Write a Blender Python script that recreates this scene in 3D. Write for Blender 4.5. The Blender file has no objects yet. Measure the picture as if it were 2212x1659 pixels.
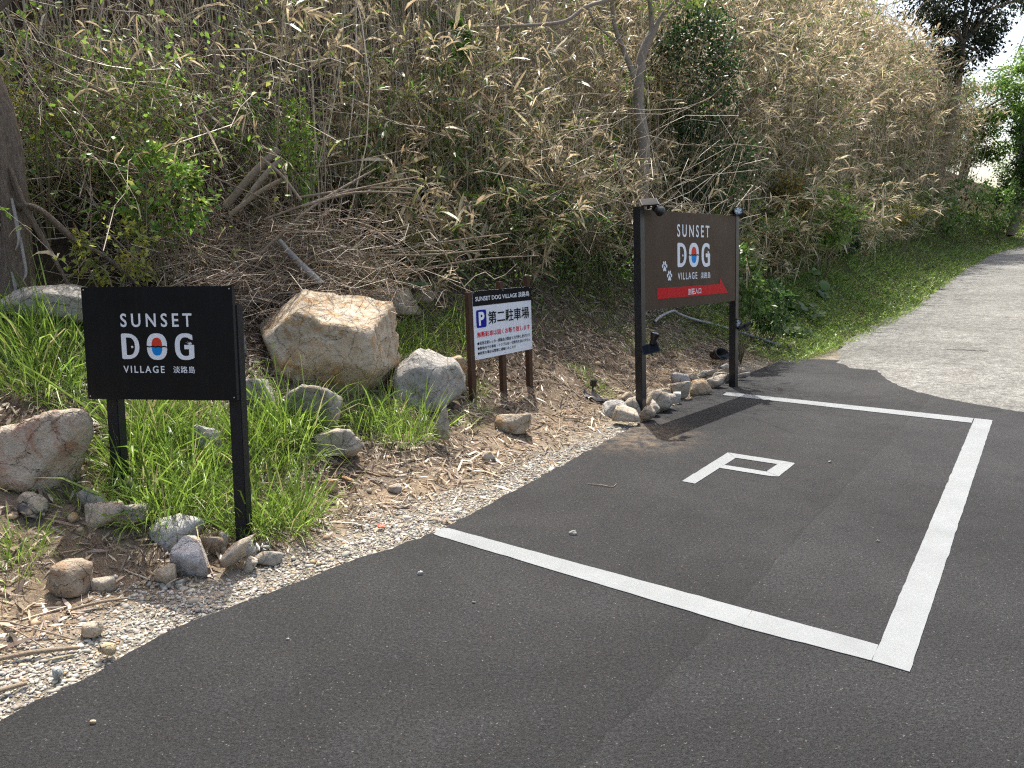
import bpy, math
import numpy as np
from mathutils import Matrix, Vector

# ------------------------------------------------------------------ camera, sky, sun, exposure
scene = bpy.context.scene
COL = scene.collection
R = math.radians
PITCH, ROLL, CAM_H = R(10.5), R(-.75), 1.63
cam_d = bpy.data.cameras.new('camera'); cam = bpy.data.objects.new('camera', cam_d); COL.objects.link(cam)
cam_d.sensor_width = 36; cam_d.lens = 36*1582/2212; cam_d.clip_start = .05; cam_d.clip_end = 2000
_f = Vector((0, math.cos(PITCH), -math.sin(PITCH))); _r = Vector((1, 0, 0)); _u = _r.cross(_f)
_r2 = _r*math.cos(ROLL)+_u*math.sin(ROLL); _u2 = -_r*math.sin(ROLL)+_u*math.cos(ROLL)
cam.matrix_world = Matrix(((_r2.x, _u2.x, -_f.x, 0), (_r2.y, _u2.y, -_f.y, 0), (_r2.z, _u2.z, -_f.z, CAM_H), (0, 0, 0, 1)))
scene.camera = cam

SUN_EL, SUN_AZ = R(64), R(-5)          # the sun stands behind the bank, a little to the left of straight ahead
world = bpy.data.worlds.new('World'); scene.world = world; world.use_nodes = True
wn = world.node_tree.nodes; wl = world.node_tree.links
sky = wn.new('ShaderNodeTexSky'); sky.sky_type = 'NISHITA'; sky.sun_disc = False
sky.sun_elevation = SUN_EL; sky.sun_rotation = SUN_AZ; sky.air_density = 1.0; sky.dust_density = 4.0; sky.ozone_density = 1.0
wn['Background'].inputs['Strength'].default_value = .15
warm = wn.new('ShaderNodeMix'); warm.data_type = 'RGBA'; warm.blend_type = 'MULTIPLY'; warm.inputs[0].default_value = 1
warm.inputs[7].default_value = (1.06, 1.0, .91, 1)      # a milky, hazy sky, less blue than clear air
wl.new(sky.outputs[0], warm.inputs[6]); wl.new(warm.outputs[2], wn['Background'].inputs['Color'])
sun_d = bpy.data.lights.new('sun', 'SUN'); sun = bpy.data.objects.new('sun', sun_d); COL.objects.link(sun)
sun_d.energy = 3.5; sun_d.angle = R(.6); sun_d.color = (1, .96, .89)
_s = Vector((math.sin(SUN_AZ)*math.cos(SUN_EL), math.cos(SUN_AZ)*math.cos(SUN_EL), math.sin(SUN_EL)))
sun.rotation_euler = _s.to_track_quat('Z', 'Y').to_euler(); sun.location = _s*60
vs = scene.view_settings
vs.view_transform = 'Standard'; vs.look = 'None'; vs.gamma = 1; vs.exposure = 1.15; vs.use_curve_mapping = False
scene.cycles.use_denoising = False; scene.cycles.filter_width = 1.2
scene.cycles.max_bounces = 6; scene.cycles.diffuse_bounces = 3; scene.cycles.glossy_bounces = 2
scene.cycles.transmission_bounces = 4; scene.cycles.caustics_reflective = False; scene.cycles.caustics_refractive = False

rng = np.random.default_rng(11)

# ------------------------------------------------------------------ the lie of the land
EDGE = np.array([(-3.6,-9),(-3.2,-4),(-2.95,-1.0),(-2.55,.6),(-2.15,1.75),(-1.84,2.35),(-1.68,2.62),(-1.51,2.97),(-1.23,3.27),(-.88,3.66),(-.47,4.06),(-.03,4.74),(.48,5.55),
                 (1.49,7.15),(2.51,8.6),(3.85,10.35),(5.15,11.7),(6.5,13.2),(9.36,16.8),(13.2,22),(17.3,27),(21.4,31),(30,37),(45,46),(90,70),(300,180)])
PROF_D = np.array([-1e3, 0, .3, .6, 1.0, 1.5, 2.2, 3.0, 4.0, 5.5, 8, 12, 30, 1e3])
PROF_Y = np.array([0, 3.2, 5.5, 8, 11, 15, 24, 40])
PROF_Z = np.array([   # rows: station along the edge, columns: distance from the edge
 [0,0,.02,.09,.33,.60,.95,1.45,2.4,3.9,5.9,7.5,9,9],
 [0,0,.02,.07,.27,.55,.95,1.50,2.5,4.0,6.1,7.8,9,9],
 [0,0,.02,.10,.24,.46,.90,1.60,2.7,4.4,6.6,8.4,10,10],
 [0,0,.03,.12,.30,.62,1.25,2.2,3.5,5.3,7.6,9.4,11,11],
 [0,0,.02,.07,.22,.55,1.20,2.2,3.6,5.5,7.9,9.6,11,11],
 [0,0,.03,.10,.25,.60,1.25,2.3,3.8,5.7,8.0,9.6,11,11],
 [0,0,.03,.10,.25,.60,1.25,2.4,4.0,6.1,8.4,10,11,11],
 [0,0,.03,.10,.25,.40,.7,1.0,1.4,1.8,2.2,2.5,3,3]])
RISE = (np.array([-1e3,10,12,16.8,22,27,31,40,60,1e3]), np.array([0,0,.09,.38,.73,1.18,1.5,2.1,2.6,2.6]))
def edge_dist(x, y):
    """signed distance to the left of the asphalt edge, and the y of the nearest edge point"""
    x = np.asarray(x, float); y = np.asarray(y, float)
    best = np.full(x.shape, 1e9); sd = np.zeros(x.shape); ye = np.zeros(x.shape)
    for (ax, ay), (bx, by) in zip(EDGE[:-1], EDGE[1:]):
        ex, ey = bx-ax, by-ay; L2 = ex*ex+ey*ey
        t = np.clip(((x-ax)*ex+(y-ay)*ey)/L2, 0, 1)
        px, py = ax+t*ex, ay+t*ey
        dd = np.hypot(x-px, y-py)
        m = dd < best
        sgn = np.where(ex*(y-ay)-ey*(x-ax) >= 0, 1, -1)
        best = np.where(m, dd, best); sd = np.where(m, sgn*dd, sd); ye = np.where(m, py, ye)
    return sd, ye
def lumps(x, y):
    return (np.sin(x*3.1+1.3*np.sin(y*2.3))*np.sin(y*2.7+1.1*np.sin(x*1.9))*.5
            + np.sin(x*7.3+y*3.1)*np.sin(y*8.1-x*2.2)*.25 + np.sin(x*1.1-y*.8+.5)*.6)
def ground_z(x, y):
    d, ye = edge_dist(x, y)
    rows = np.array([np.interp(d, PROF_D, r) for r in PROF_Z])
    k = np.interp(ye, PROF_Y, np.arange(len(PROF_Y)))
    i = np.clip(np.floor(k).astype(int), 0, len(PROF_Y)-2); f = k-i
    z = np.take_along_axis(rows, i[None], 0)[0]*(1-f)+np.take_along_axis(rows, (i+1)[None], 0)[0]*f
    amp = np.clip((d-.35)/1.2, 0, 1)*.07
    z = z - .035*np.clip(1-d/.3, 0, 1)
    return z + np.interp(ye, *RISE) + amp*lumps(np.asarray(x,float), np.asarray(y,float))

# ------------------------------------------------------------------ materials
def new_mat(name):
    m = bpy.data.materials.new(name); m.use_nodes = True
    nt = m.node_tree; nt.nodes.clear()
    out = nt.nodes.new('ShaderNodeOutputMaterial')
    return m, nt, out
def node(nt, t, **kw):
    n = nt.nodes.new(t)
    for k, v in kw.items():
        if k in n.inputs: n.inputs[k].default_value = v
        else: setattr(n, k, v)
    return n
def link(nt, a, b): nt.links.new(a, b)
def coords(nt, kind='Object', scale=None):
    c = nt.nodes.new('ShaderNodeTexCoord').outputs[kind]
    if scale is None: return c
    mp = nt.nodes.new('ShaderNodeMapping'); mp.inputs['Scale'].default_value = scale; link(nt, c, mp.inputs[0]); return mp.outputs[0]
def noise(nt, vec, scale, detail=3, rough=.6, dist=0):
    n = node(nt, 'ShaderNodeTexNoise', Scale=scale, Detail=detail, Roughness=rough, Distortion=dist); link(nt, vec, n.inputs['Vector']); return n.outputs['Fac']
def ramp(nt, fac, stops):
    r = nt.nodes.new('ShaderNodeValToRGB'); el = r.color_ramp.elements
    while len(el) < len(stops): el.new(.5)
    for e, (p, c) in zip(el, stops):
        e.position = p; e.color = (c, c, c, 1) if not hasattr(c, '__len__') else (*c[:3], 1)
    link(nt, fac, r.inputs[0]); return r.outputs[0]
def mix(nt, a, b, fac, blend='MIX'):
    m = nt.nodes.new('ShaderNodeMix'); m.data_type = 'RGBA'; m.blend_type = blend
    for s, v in ((m.inputs[6], a), (m.inputs[7], b), (m.inputs[0], fac)):
        if hasattr(v, 'is_output'): link(nt, v, s)
        elif hasattr(v, '__len__'): s.default_value = (*v[:3], 1)
        else: s.default_value = v
    return m.outputs[2]
def bump(nt, h, strength, dist, prev=None):
    b = node(nt, 'ShaderNodeBump', Strength=strength, Distance=dist); link(nt, h, b.inputs['Height'])
    if prev: link(nt, prev, b.inputs['Normal'])
    return b.outputs[0]
def bsdf(nt, out, col, rough=.8, spec=.3, metal=0, normal=None):
    p = nt.nodes.new('ShaderNodeBsdfPrincipled')
    for s, v in (('Base Color', col), ('Roughness', rough), ('Specular IOR Level', spec), ('Metallic', metal)):
        if hasattr(v, 'is_output'): link(nt, v, p.inputs[s])
        elif hasattr(v, '__len__'): p.inputs[s].default_value = (*v[:3], 1)
        else: p.inputs[s].default_value = v
    if normal: link(nt, normal, p.inputs['Normal'])
    if out: link(nt, p.outputs[0], out.inputs[0])
    return p
MATS = {}
def plain(name, col, rough=.6, spec=.3, metal=0, var=.15, scale=30, bmp=0):
    m, nt, out = new_mat(name); v = coords(nt)
    n = noise(nt, v, scale, 4)
    lo = [c*(1-var) for c in col]; hi = [min(1, c*(1+var)) for c in col]
    c = ramp(nt, n, [(.3, lo), (.7, hi)])
    if 'board' in name or 'metal' in name:   # dried dust runs and smears
        c = mix(nt, c, [min(1, q*1.3+.012) for q in col], ramp(nt, noise(nt, coords(nt, 'Object', (14, 14, 1.5)), 1.5, 6, .7), [(.5, 0), (.8, .4)]))
    r = ramp(nt, noise(nt, v, scale*.4, 3), [(.3, max(0, rough-.1)), (.7, min(1, rough+.1))])
    bsdf(nt, out, c, r, spec, metal, bump(nt, n, .4, bmp) if bmp else None)
    MATS[name] = m; return m
def leafmat(name, trans=.4, rough=.55, spec=.25):
    """leaf, blade and stem colour comes from each piece's own vertex colour; thin blades let light through"""
    m, nt, out = new_mat(name)
    a = node(nt, 'ShaderNodeAttribute', attribute_name='Col').outputs['Color']
    n = noise(nt, coords(nt), 25, 2)
    c = mix(nt, a, ramp(nt, n, [(.3, .72), (.7, 1.2)]), 1, 'MULTIPLY')
    p = bsdf(nt, None, c, rough, spec)
    if trans > 0:
        t = nt.nodes.new('ShaderNodeBsdfTranslucent'); link(nt, c, t.inputs[0])
        s = nt.nodes.new('ShaderNodeMixShader'); s.inputs[0].default_value = trans
        link(nt, p.outputs[0], s.inputs[1]); link(nt, t.outputs[0], s.inputs[2]); link(nt, s.outputs[0], out.inputs[0])
    else: link(nt, p.outputs[0], out.inputs[0])
    MATS[name] = m; return m
leafmat('leaf', .5, .38, .5); leafmat('stem', 0, .5, .5); leafmat('dry', .42, .4, .55); leafmat('stone_chips', 0, .85, .25)

def rock_mat(name, base, second, stain, stain_amt, dark=.35):
    m, nt, out = new_mat(name); v = coords(nt)
    oi = nt.nodes.new('ShaderNodeObjectInfo')
    va = nt.nodes.new('ShaderNodeVectorMath'); va.operation = 'ADD'
    cmb = nt.nodes.new('ShaderNodeCombineXYZ'); ml = node(nt, 'ShaderNodeMath', operation='MULTIPLY'); ml.inputs[1].default_value = 40
    link(nt, oi.outputs['Random'], ml.inputs[0]); link(nt, ml.outputs[0], cmb.inputs[0]); link(nt, ml.outputs[0], cmb.inputs[2])
    link(nt, v, va.inputs[0]); link(nt, cmb.outputs[0], va.inputs[1])
    v = va.outputs[0]
    big = noise(nt, v, 4.5, 6, .65, .6); mid = noise(nt, v, 16, 5, .7); fine = noise(nt, v, 120, 3, .7)
    c = mix(nt, base, second, ramp(nt, big, [(.38, 0), (.62, 1)]))
    c = mix(nt, c, stain, ramp(nt, noise(nt, v, 7, 5, .6, 1.2), [(.66-stain_amt*.4, 0), (.78-stain_amt*.3, .85)]))
    c = mix(nt, c, ramp(nt, mid, [(.3, .6), (.5, 1), (.75, 1.2)]), .8, 'MULTIPLY')
    vor = node(nt, 'ShaderNodeTexVoronoi', Scale=90); link(nt, v, vor.inputs['Vector'])
    c = mix(nt, c, ramp(nt, fine, [(.32, dark), (.44, 1), (.62, 1), (.75, 1.3)]), .75, 'MULTIPLY')
    crack = node(nt, 'ShaderNodeTexVoronoi', Scale=5.5, feature='DISTANCE_TO_EDGE')
    wv = mix(nt, v, noise(nt, v, 9, 4), .12); link(nt, wv, crack.inputs['Vector'])
    c = mix(nt, c, ramp(nt, crack.outputs[0], [(.0, .55), (.012, 1)]), .6, 'MULTIPLY')
    ch = node(nt, 'ShaderNodeTexVoronoi', Scale=14, feature='F1'); link(nt, wv, ch.inputs['Vector'])
    nb = bump(nt, ramp(nt, crack.outputs[0], [(0, 0), (.03, 1)]), .7, .012); nb = bump(nt, ch.outputs['Distance'], .7, .02, nb); nb = bump(nt, mid, .9, .025, nb); nb = bump(nt, fine, .8, .005, nb)
    bsdf(nt, out, c, .88, .2, 0, nb); MATS[name] = m
rock_mat('rock_tan', (.40, .33, .245), (.50, .44, .35), (.38, .24, .12), .3)
rock_mat('rock_tan2', (.45, .385, .295), (.40, .36, .30), (.40, .28, .16), .2)
rock_mat('rock_orange', (.43, .32, .20), (.48, .41, .31), (.40, .22, .09), .45)
rock_mat('rock_ochre', (.42, .33, .19), (.45, .37, .25), (.38, .25, .10), .3)
rock_mat('rock_grey', (.35, .335, .305), (.43, .405, .36), (.34, .28, .20), .25)
rock_mat('rock_grey2', (.27, .255, .225), (.35, .325, .28), (.32, .25, .17), .3)
rock_mat('rock_greytan', (.39, .36, .31), (.47, .42, .34), (.40, .29, .17), .28)
rock_mat('rock_white', (.48, .46, .42), (.39, .38, .355), (.44, .35, .24), .2, .25)
rock_mat('rock_violet', (.38, .36, .355), (.49, .465, .445), (.44, .33, .25), .35, .3)
rock_mat('rock_pink', (.44, .365, .285), (.48, .41, .32), (.36, .20, .14), .36)
rock_mat('rock_pinkgrey', (.42, .365, .31), (.44, .40, .355), (.40, .28, .21), .35, .3)
rock_mat('rock_brown', (.33, .265, .195), (.40, .33, .25), (.28, .18, .11), .35)
rock_mat('rock_blue', (.36, .38, .37), (.42, .43, .41), (.40, .38, .34), .1)
rock_mat('rock_boulder', (.43, .34, .235), (.53, .46, .36), (.42, .25, .11), .42, .5)

def ground_mat():
    m, nt, out = new_mat('bank_soil'); v = coords(nt)
    a = node(nt, 'ShaderNodeAttribute', attribute_name='Col').outputs['Color']
    n1 = noise(nt, v, 2.2, 6, .65); n2 = noise(nt, v, 28, 5, .7); n3 = noise(nt, v, 140, 3, .7)
    c = mix(nt, a, ramp(nt, n1, [(.3, .6), (.7, 1.3)]), 1, 'MULTIPLY')
    c = mix(nt, c, ramp(nt, n2, [(.3, .5), (.55, 1), (.75, 1.5)]), .85, 'MULTIPLY')
    c = mix(nt, c, ramp(nt, n3, [(.35, .6), (.65, 1.35)]), .7, 'MULTIPLY')
    nb = bump(nt, n2, .9, .03); nb = bump(nt, n3, .8, .008, nb)
    bsdf(nt, out, c, .95, .1, 0, nb); MATS['soil'] = m
ground_mat()
def asphalt_mat():
    m, nt, out = new_mat('asphalt'); v = coords(nt)
    n1 = noise(nt, v, .9, 6, .62, .4); n2 = noise(nt, v, 6, 5, .6)
    vo = node(nt, 'ShaderNodeTexVoronoi', Scale=140, Randomness=1); link(nt, mix(nt, v, noise(nt, v, 60, 3), .02), vo.inputs['Vector'])
    vo2 = node(nt, 'ShaderNodeTexVoronoi', Scale=210, Randomness=1); link(nt, v, vo2.inputs['Vector'])
    n3 = noise(nt, v, 330, 2, .7)
    n4 = noise(nt, v, 70, 4, .8); n5 = noise(nt, v, .35, 4, .6, 1.0)
    c = ramp(nt, n1, [(.28, (.0118, .0122, .0132)), (.5, (.0188, .0194, .0208)), (.70, (.0290, .0296, .0308))])
    c = mix(nt, c, ramp(nt, n5, [(.35, .78), (.65, 1.28)]), 1, 'MULTIPLY')
    c = mix(nt, c, ramp(nt, n2, [(.3, .8), (.7, 1.2)]), 1, 'MULTIPLY')
    c = mix(nt, c, ramp(nt, n4, [(.36, .35), (.5, 1), (.66, 2.0)]), .95, 'MULTIPLY')
    c = mix(nt, c, ramp(nt, noise(nt, v, 48, 6, .8), [(.36, .25), (.46, 1.05)]), .85, 'MULTIPLY')
    c = mix(nt, c, ramp(nt, vo.outputs['Distance'], [(.0, 1.25), (.35, 1.05), (.75, .5)]), .6, 'MULTIPLY')
    c = mix(nt, c, ramp(nt, n3, [(.35, .55), (.65, 1.5)]), .8, 'MULTIPLY')
    sp = nt.nodes.new('ShaderNodeSeparateColor'); link(nt, vo2.outputs['Color'], sp.inputs[0])
    c = mix(nt, c, (.22, .215, .205), ramp(nt, sp.outputs[0], [(.994, 0), (.998, .6)]))
    # seam where two lanes of asphalt meet: one side a touch darker, a thin dark joint between
    pj = node(nt, 'ShaderNodeVectorMath', operation='DOT_PRODUCT'); link(nt, v, pj.inputs[0]); pj.inputs[1].default_value = (.795, -.607, 0)
    wob = node(nt, 'ShaderNodeMath', operation='MULTIPLY_ADD'); link(nt, noise(nt, v, 2.5, 5, .7), wob.inputs[0]); wob.inputs[1].default_value = .12; link(nt, pj.outputs['Value'], wob.inputs[2])
    ad = node(nt, 'ShaderNodeMath', operation='ADD'); link(nt, wob.outputs[0], ad.inputs[0]); ad.inputs[1].default_value = 1.54
    c = mix(nt, c, ramp(nt, ad.outputs[0], [(.0, 1.0), (.3, .88), (.485, .84), (.497, .66), (.508, 1.12), (.7, 1.08), (1, 1.0)]), 1, 'MULTIPLY')
    # tan grit washed on to the asphalt beside the soil
    dv = node(nt, 'ShaderNodeVectorMath', operation='DISTANCE'); link(nt, v, dv.inputs[0]); dv.inputs[1].default_value = (1.02, 6.3, 0)
    mm = node(nt, 'ShaderNodeMath', operation='MULTIPLY'); link(nt, ramp(nt, dv.outputs['Value'], [(.15, .8), (.75, 0)]), mm.inputs[0]); link(nt, ramp(nt, noise(nt, v, 9, 6, .75), [(.42, 0), (.7, 1)]), mm.inputs[1])
    c = mix(nt, c, (.30, .22, .14), mm.outputs[0])
    nb = bump(nt, n2, .25, .02); nb = bump(nt, ramp(nt, vo.outputs['Distance'], [(0, 1), (.8, 0)]), .85, .006, nb)
    nb = bump(nt, n3, .6, .003, nb)
    bsdf(nt, out, c, ramp(nt, n2, [(.3, .62), (.7, .85)]), .3, 0, nb); MATS['asphalt'] = m
asphalt_mat()
def concrete_mat():
    m, nt, out = new_mat('road_concrete'); v = coords(nt)
    n1 = noise(nt, v, .45, 6, .65, .5); n2 = noise(nt, v, 3.5, 6, .7); n3 = noise(nt, v, 60, 4, .75); 
    vo = node(nt, 'ShaderNodeTexVoronoi', Scale=55); link(nt, v, vo.inputs['Vector'])
    c = ramp(nt, n1, [(.3, (.150, .150, .138)), (.5, (.205, .204, .188)), (.7, (.255, .252, .234))])
    c = mix(nt, c, ramp(nt, n2, [(.3, .75), (.7, 1.2)]), 1, 'MULTIPLY')
    c = mix(nt, c, ramp(nt, noise(nt, v, 14, 5, .8), [(.35, .55), (.5, 1), (.65, 1.4)]), .8, 'MULTIPLY')
    c = mix(nt, c, ramp(nt, n3, [(.35, .4), (.5, 1), (.65, 1.5)]), .9, 'MULTIPLY')
    c = mix(nt, c, ramp(nt, vo.outputs['Distance'], [(.1, 1.1), (.7, .55)]), .6, 'MULTIPLY')
    nb = bump(nt, n3, .8, .008); nb = bump(nt, vo.outputs['Distance'], .6, .006, nb)
    bsdf(nt, out, c, .9, .2, 0, nb); MATS['concrete'] = m
concrete_mat()
def paint_mat():
    m, nt, out = new_mat('road_paint'); v = coords(nt)
    n = noise(nt, v, 3, 6, .7); f = noise(nt, v, 180, 3, .7); g = noise(nt, v, 26, 5, .75); h = noise(nt, v, 70, 4, .8)
    c = ramp(nt, n, [(.3, (.19, .206, .212)), (.65, (.232, .250, .258))])
    c = mix(nt, c, (.22, .205, .18), ramp(nt, g, [(.56, 0), (.8, .65)]))
    c = mix(nt, c, (.03, .03, .03), ramp(nt, h, [(.68, 0), (.76, .75)]))
    c = mix(nt, c, ramp(nt, f, [(.3, .78), (.7, 1.1)]), .6, 'MULTIPLY')
    bsdf(nt, out, c, .6, .3, 0, bump(nt, f, .6, .003, bump(nt, h, .5, .006))); MATS['paint'] = m
paint_mat()
def wood_mat(name, a, b, scale, rough, bmp=.002):
    m, nt, out = new_mat(name); v = coords(nt, 'Object', scale)
    n = noise(nt, v, 6, 6, .7, .8); f = noise(nt, v, 30, 4, .7)
    c = mix(nt, ramp(nt, n, [(.3, a), (.7, b)]), ramp(nt, f, [(.3, .6), (.7, 1.25)]), .7, 'MULTIPLY')
    bsdf(nt, out, c, rough, .3, 0, bump(nt, f, .7, bmp)); MATS[name] = m
wood_mat('brown_timber', (.045, .022, .013), (.10, .052, .03), (14, 14, 1.2), .7)
wood_mat('black_timber', (.008, .009, .012), (.014, .015, .019), (14, 14, 1.0), .5)
wood_mat('bark', (.11, .08, .06), (.36, .29, .22), (16, 16, 2.2), .9, .06)
wood_mat('smooth_bark', (.20, .17, .14), (.30, .265, .225), (5, 5, 3), .85, .006)
wood_mat('dead_wood', (.20, .15, .10), (.36, .30, .23), (9, 9, 9), .9, .006)
wood_mat('grey_wood', (.24, .22, .20), (.40, .38, .35), (9, 9, 9), .9, .006)
plain('black_board', (.006, .0075, .0085), .45, .2, 0, .1, 8)
plain('black_edge', (.008, .009, .011), .5, .4)
plain('brown_board', (.075, .048, .031), .5, .1, 0, .05, 6)
plain('white_board', (.72, .75, .80), .4, .08, 0, .03, 6)
plain('letter_white', (.80, .83, .86), .45, .08, 0, .03, 12)
plain('letter_black', (.010, .010, .012), .45, .08)
plain('letter_red', (.62, .012, .022), .45, .08, 0, .04)
plain('sun_red', (.66, .06, .03), .45, .08, 0, .04)
plain('sea_blue', (.012, .25, .68), .45, .08, 0, .04)
plain('sign_blue', (.012, .016, .27), .45, .08, 0, .04)
plain('arrow_red', (.55, .010, .016), .45, .08, 0, .04)
plain('black_metal', (.010, .011, .013), .38, .5, 0, .15, 20)
plain('black_plastic', (.012, .012, .013), .33, .5)
plain('solar_cell', (.010, .012, .018), .5, .08)
plain('lamp_lens', (.55, .58, .60), .15, .6, .5)
plain('screw_steel', (.45, .45, .46), .35, .5, .9)
plain('pipe_grey', (.30, .31, .32), .5, .4, 0, .2, 30)
plain('cable', (.05, .05, .055), .6, .3)
plain('scrap_orange', (.6, .10, .05), .5, .4)

# ------------------------------------------------------------------ mesh kit
def mesh_obj(name, V, F, mat, parent=None, col=None, smooth=False, loc=None):
    V = np.asarray(V, np.float32); me = bpy.data.meshes.new(name)
    if isinstance(F, np.ndarray) and F.ndim == 2:
        n, k = F.shape
        me.vertices.add(len(V)); me.vertices.foreach_set('co', V.ravel())
        me.loops.add(n*k); me.loops.foreach_set('vertex_index', F.astype(np.int32).ravel())
        me.polygons.add(n); me.polygons.foreach_set('loop_start', np.arange(n, dtype=np.int32)*k)
        me.update(calc_edges=True)
    else:
        me.from_pydata([tuple(map(float, v)) for v in V], [], [tuple(map(int, f)) for f in F]); me.update()
    if col is not None:
        a = me.attributes.new('Col', 'FLOAT_COLOR', 'POINT'); c = np.ones((len(V), 4), np.float32); c[:, :3] = col
        a.data.foreach_set('color', c.ravel())
    if smooth: me.polygons.foreach_set('use_smooth', np.ones(len(me.polygons), bool))
    me.materials.append(MATS[mat])
    o = bpy.data.objects.new(name, me); COL.objects.link(o)
    if parent: o.parent = parent
    if loc is not None: o.location = loc
    return o
def tag(o, label=None, cat=None, group=None, kind=None):
    if label: o['label'] = label
    if cat: o['category'] = cat
    if group: o['group'] = group
    if kind: o['kind'] = kind
    return o
def empty(name, loc, rot=(0, 0, 0), label=None, cat=None, group=None):
    o = bpy.data.objects.new(name, None); COL.objects.link(o); o.empty_display_size = .1
    o.location = loc; o.rotation_euler = rot; return tag(o, label, cat, group)
class Soup:
    def __init__(s): s.V = []; s.F = []; s.C = []; s.n = 0
    def add(s, V, F, C):
        s.V.append(V.reshape(-1, 3)); s.F.append(F.reshape(-1, 3)+s.n); s.C.append(np.broadcast_to(C, V.shape).reshape(-1, 3)); s.n += len(s.V[-1])
    def build(s, name, mat, parent=None, origin=None, smooth=False):
        V = np.concatenate(s.V); 
        if origin is not None: V = V-np.asarray(origin)
        return mesh_obj(name, V, np.concatenate(s.F), mat, parent, np.concatenate(s.C), smooth)
def unit(v): return v/np.maximum(np.linalg.norm(v, axis=-1, keepdims=True), 1e-9)
def rand_dir(n):
    v = rng.normal(size=(n, 3)); return unit(v)
def tubes(S, P, Rr, col, sides=3):
    """P (n,k,3) centre lines, Rr (n,k) radii, col (n,3)"""
    n, k, _ = P.shape
    T = np.gradient(P, axis=1) if k > 2 else np.repeat((P[:, 1:]-P[:, :1]), 2, axis=1)
    T = unit(T); ref = rng.normal(size=(n, 1, 3))
    A = unit(np.cross(T, ref)); B = np.cross(T, A)
    ang = np.arange(sides)*2*np.pi/sides
    V = P[:, :, None]+Rr[:, :, None, None]*(np.cos(ang)[:, None]*A[:, :, None]+np.sin(ang)[:, None]*B[:, :, None])
    idx = np.arange(n*k*sides).reshape(n, k, sides)
    a = idx[:, :-1]; b = idx[:, 1:]; a2 = np.roll(a, -1, 2); b2 = np.roll(b, -1, 2)
    F = np.concatenate([np.stack([a, a2, b2], -1).reshape(-1, 3), np.stack([a, b2, b], -1).reshape(-1, 3)])
    S.add(V, F, np.asarray(col)[:, None, None, :] if np.ndim(col) == 2 else col)
def blades(S, base, d, L, W, droop, col, tipcol=None, ref=None):
    """pointed leaf blades of two bends; base (n,3), d (n,3), L/W/droop (n,)"""
    n = len(base); d = unit(d)
    side = unit(np.cross(d, rand_dir(n) if ref is None else ref)); L = np.broadcast_to(L, (n,)); W = np.broadcast_to(W, (n,)); droop = np.broadcast_to(droop, (n,))
    def at(t):
        p = base+d*(L*t)[:, None]; p = p.copy(); p[:, 2] -= droop*L*t*t; return p
    hw = side*(W*.5)[:, None]
    V = np.stack([base, at(.36)-hw, at(.36)+hw, at(.72)-hw*.75, at(.72)+hw*.75, at(1.)], 1)
    i = np.arange(n)[:, None]*6
    F = np.stack([np.concatenate([i, i+2, i+1], 1), np.concatenate([i+1, i+2, i+4], 1), np.concatenate([i+1, i+4, i+3], 1), np.concatenate([i+3, i+4, i+5], 1)], 1)
    C = np.repeat(np.asarray(col)[:, None, :], 6, 1).copy()
    if tipcol is not None: C[:, 4:] = tipcol[:, None, :]
    S.add(V, F, C)
def ovals(S, base, d, nrm, L, W, col, fold=.18):
    n = len(base); d = unit(d); side = unit(np.cross(d, nrm)); up = np.cross(side, d)
    L = np.broadcast_to(L, (n,))[:, None]; W = np.broadcast_to(W, (n,))[:, None]
    m = base+d*L*.48-up*W*fold
    V = np.stack([base, base+d*L*.4-side*W*.5, base+d*L*.4+side*W*.5, m, base+d*L-up*W*.15], 1)
    i = np.arange(n)[:, None]*5
    F = np.stack([np.concatenate([i, i+3, i+1], 1), np.concatenate([i, i+2, i+3], 1), np.concatenate([i+1, i+3, i+4], 1), np.concatenate([i+3, i+2, i+4], 1)], 1)
    S.add(V, F, np.asarray(col)[:, None, :])
def palette(n, cols, w, jit=.18):
    cols = np.array(cols); k = rng.choice(len(cols), n, p=np.array(w)/np.sum(w))
    return np.clip(cols[k]*(1+jit*rng.normal(size=(n, 1)))*(1+.025*rng.normal(size=(n, 3))), .004, .9)
def box_mesh(x0, x1, y0, y1, z0, z1, bev=0):
    if bev <= 0:
        V = [(x, y, z) for z in (z0, z1) for y in (y0, y1) for x in (x0, x1)]
        return V, [(0, 2, 3, 1), (4, 5, 7, 6), (0, 1, 5, 4), (2, 6, 7, 3), (0, 4, 6, 2), (1, 3, 7, 5)]
    import bmesh
    bm = bmesh.new(); bmesh.ops.create_cube(bm, size=1)
    for v in bm.verts:
        v.co = Vector((x0 if v.co.x < 0 else x1, y0 if v.co.y < 0 else y1, z0 if v.co.z < 0 else z1))
    bmesh.ops.bevel(bm, geom=bm.edges[:], offset=bev, segments=2, affect='EDGES')
    V = [tuple(v.co) for v in bm.verts]; bm.verts.index_update(); F = [[v.index for v in f.verts] for f in bm.faces]; bm.free()
    return V, F
def box(name, x0, x1, y0, y1, z0, z1, mat, parent=None, bev=0):
    V, F = box_mesh(x0, x1, y0, y1, z0, z1, bev); return mesh_obj(name, V, F, mat, parent)
def lathe(name, prof, mat, parent=None, n=20, axis='z', smooth=True):
    V = []; F = []
    for r, z in prof:
        for k in range(n):
            a = 2*math.pi*k/n; V.append((r*math.cos(a), r*math.sin(a), z))
    for i in range(len(prof)-1):
        for k in range(n):
            F.append((i*n+k, i*n+(k+1) % n, (i+1)*n+(k+1) % n, (i+1)*n+k))
    o = mesh_obj(name, V, F, mat, parent, smooth=smooth); return o
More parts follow.
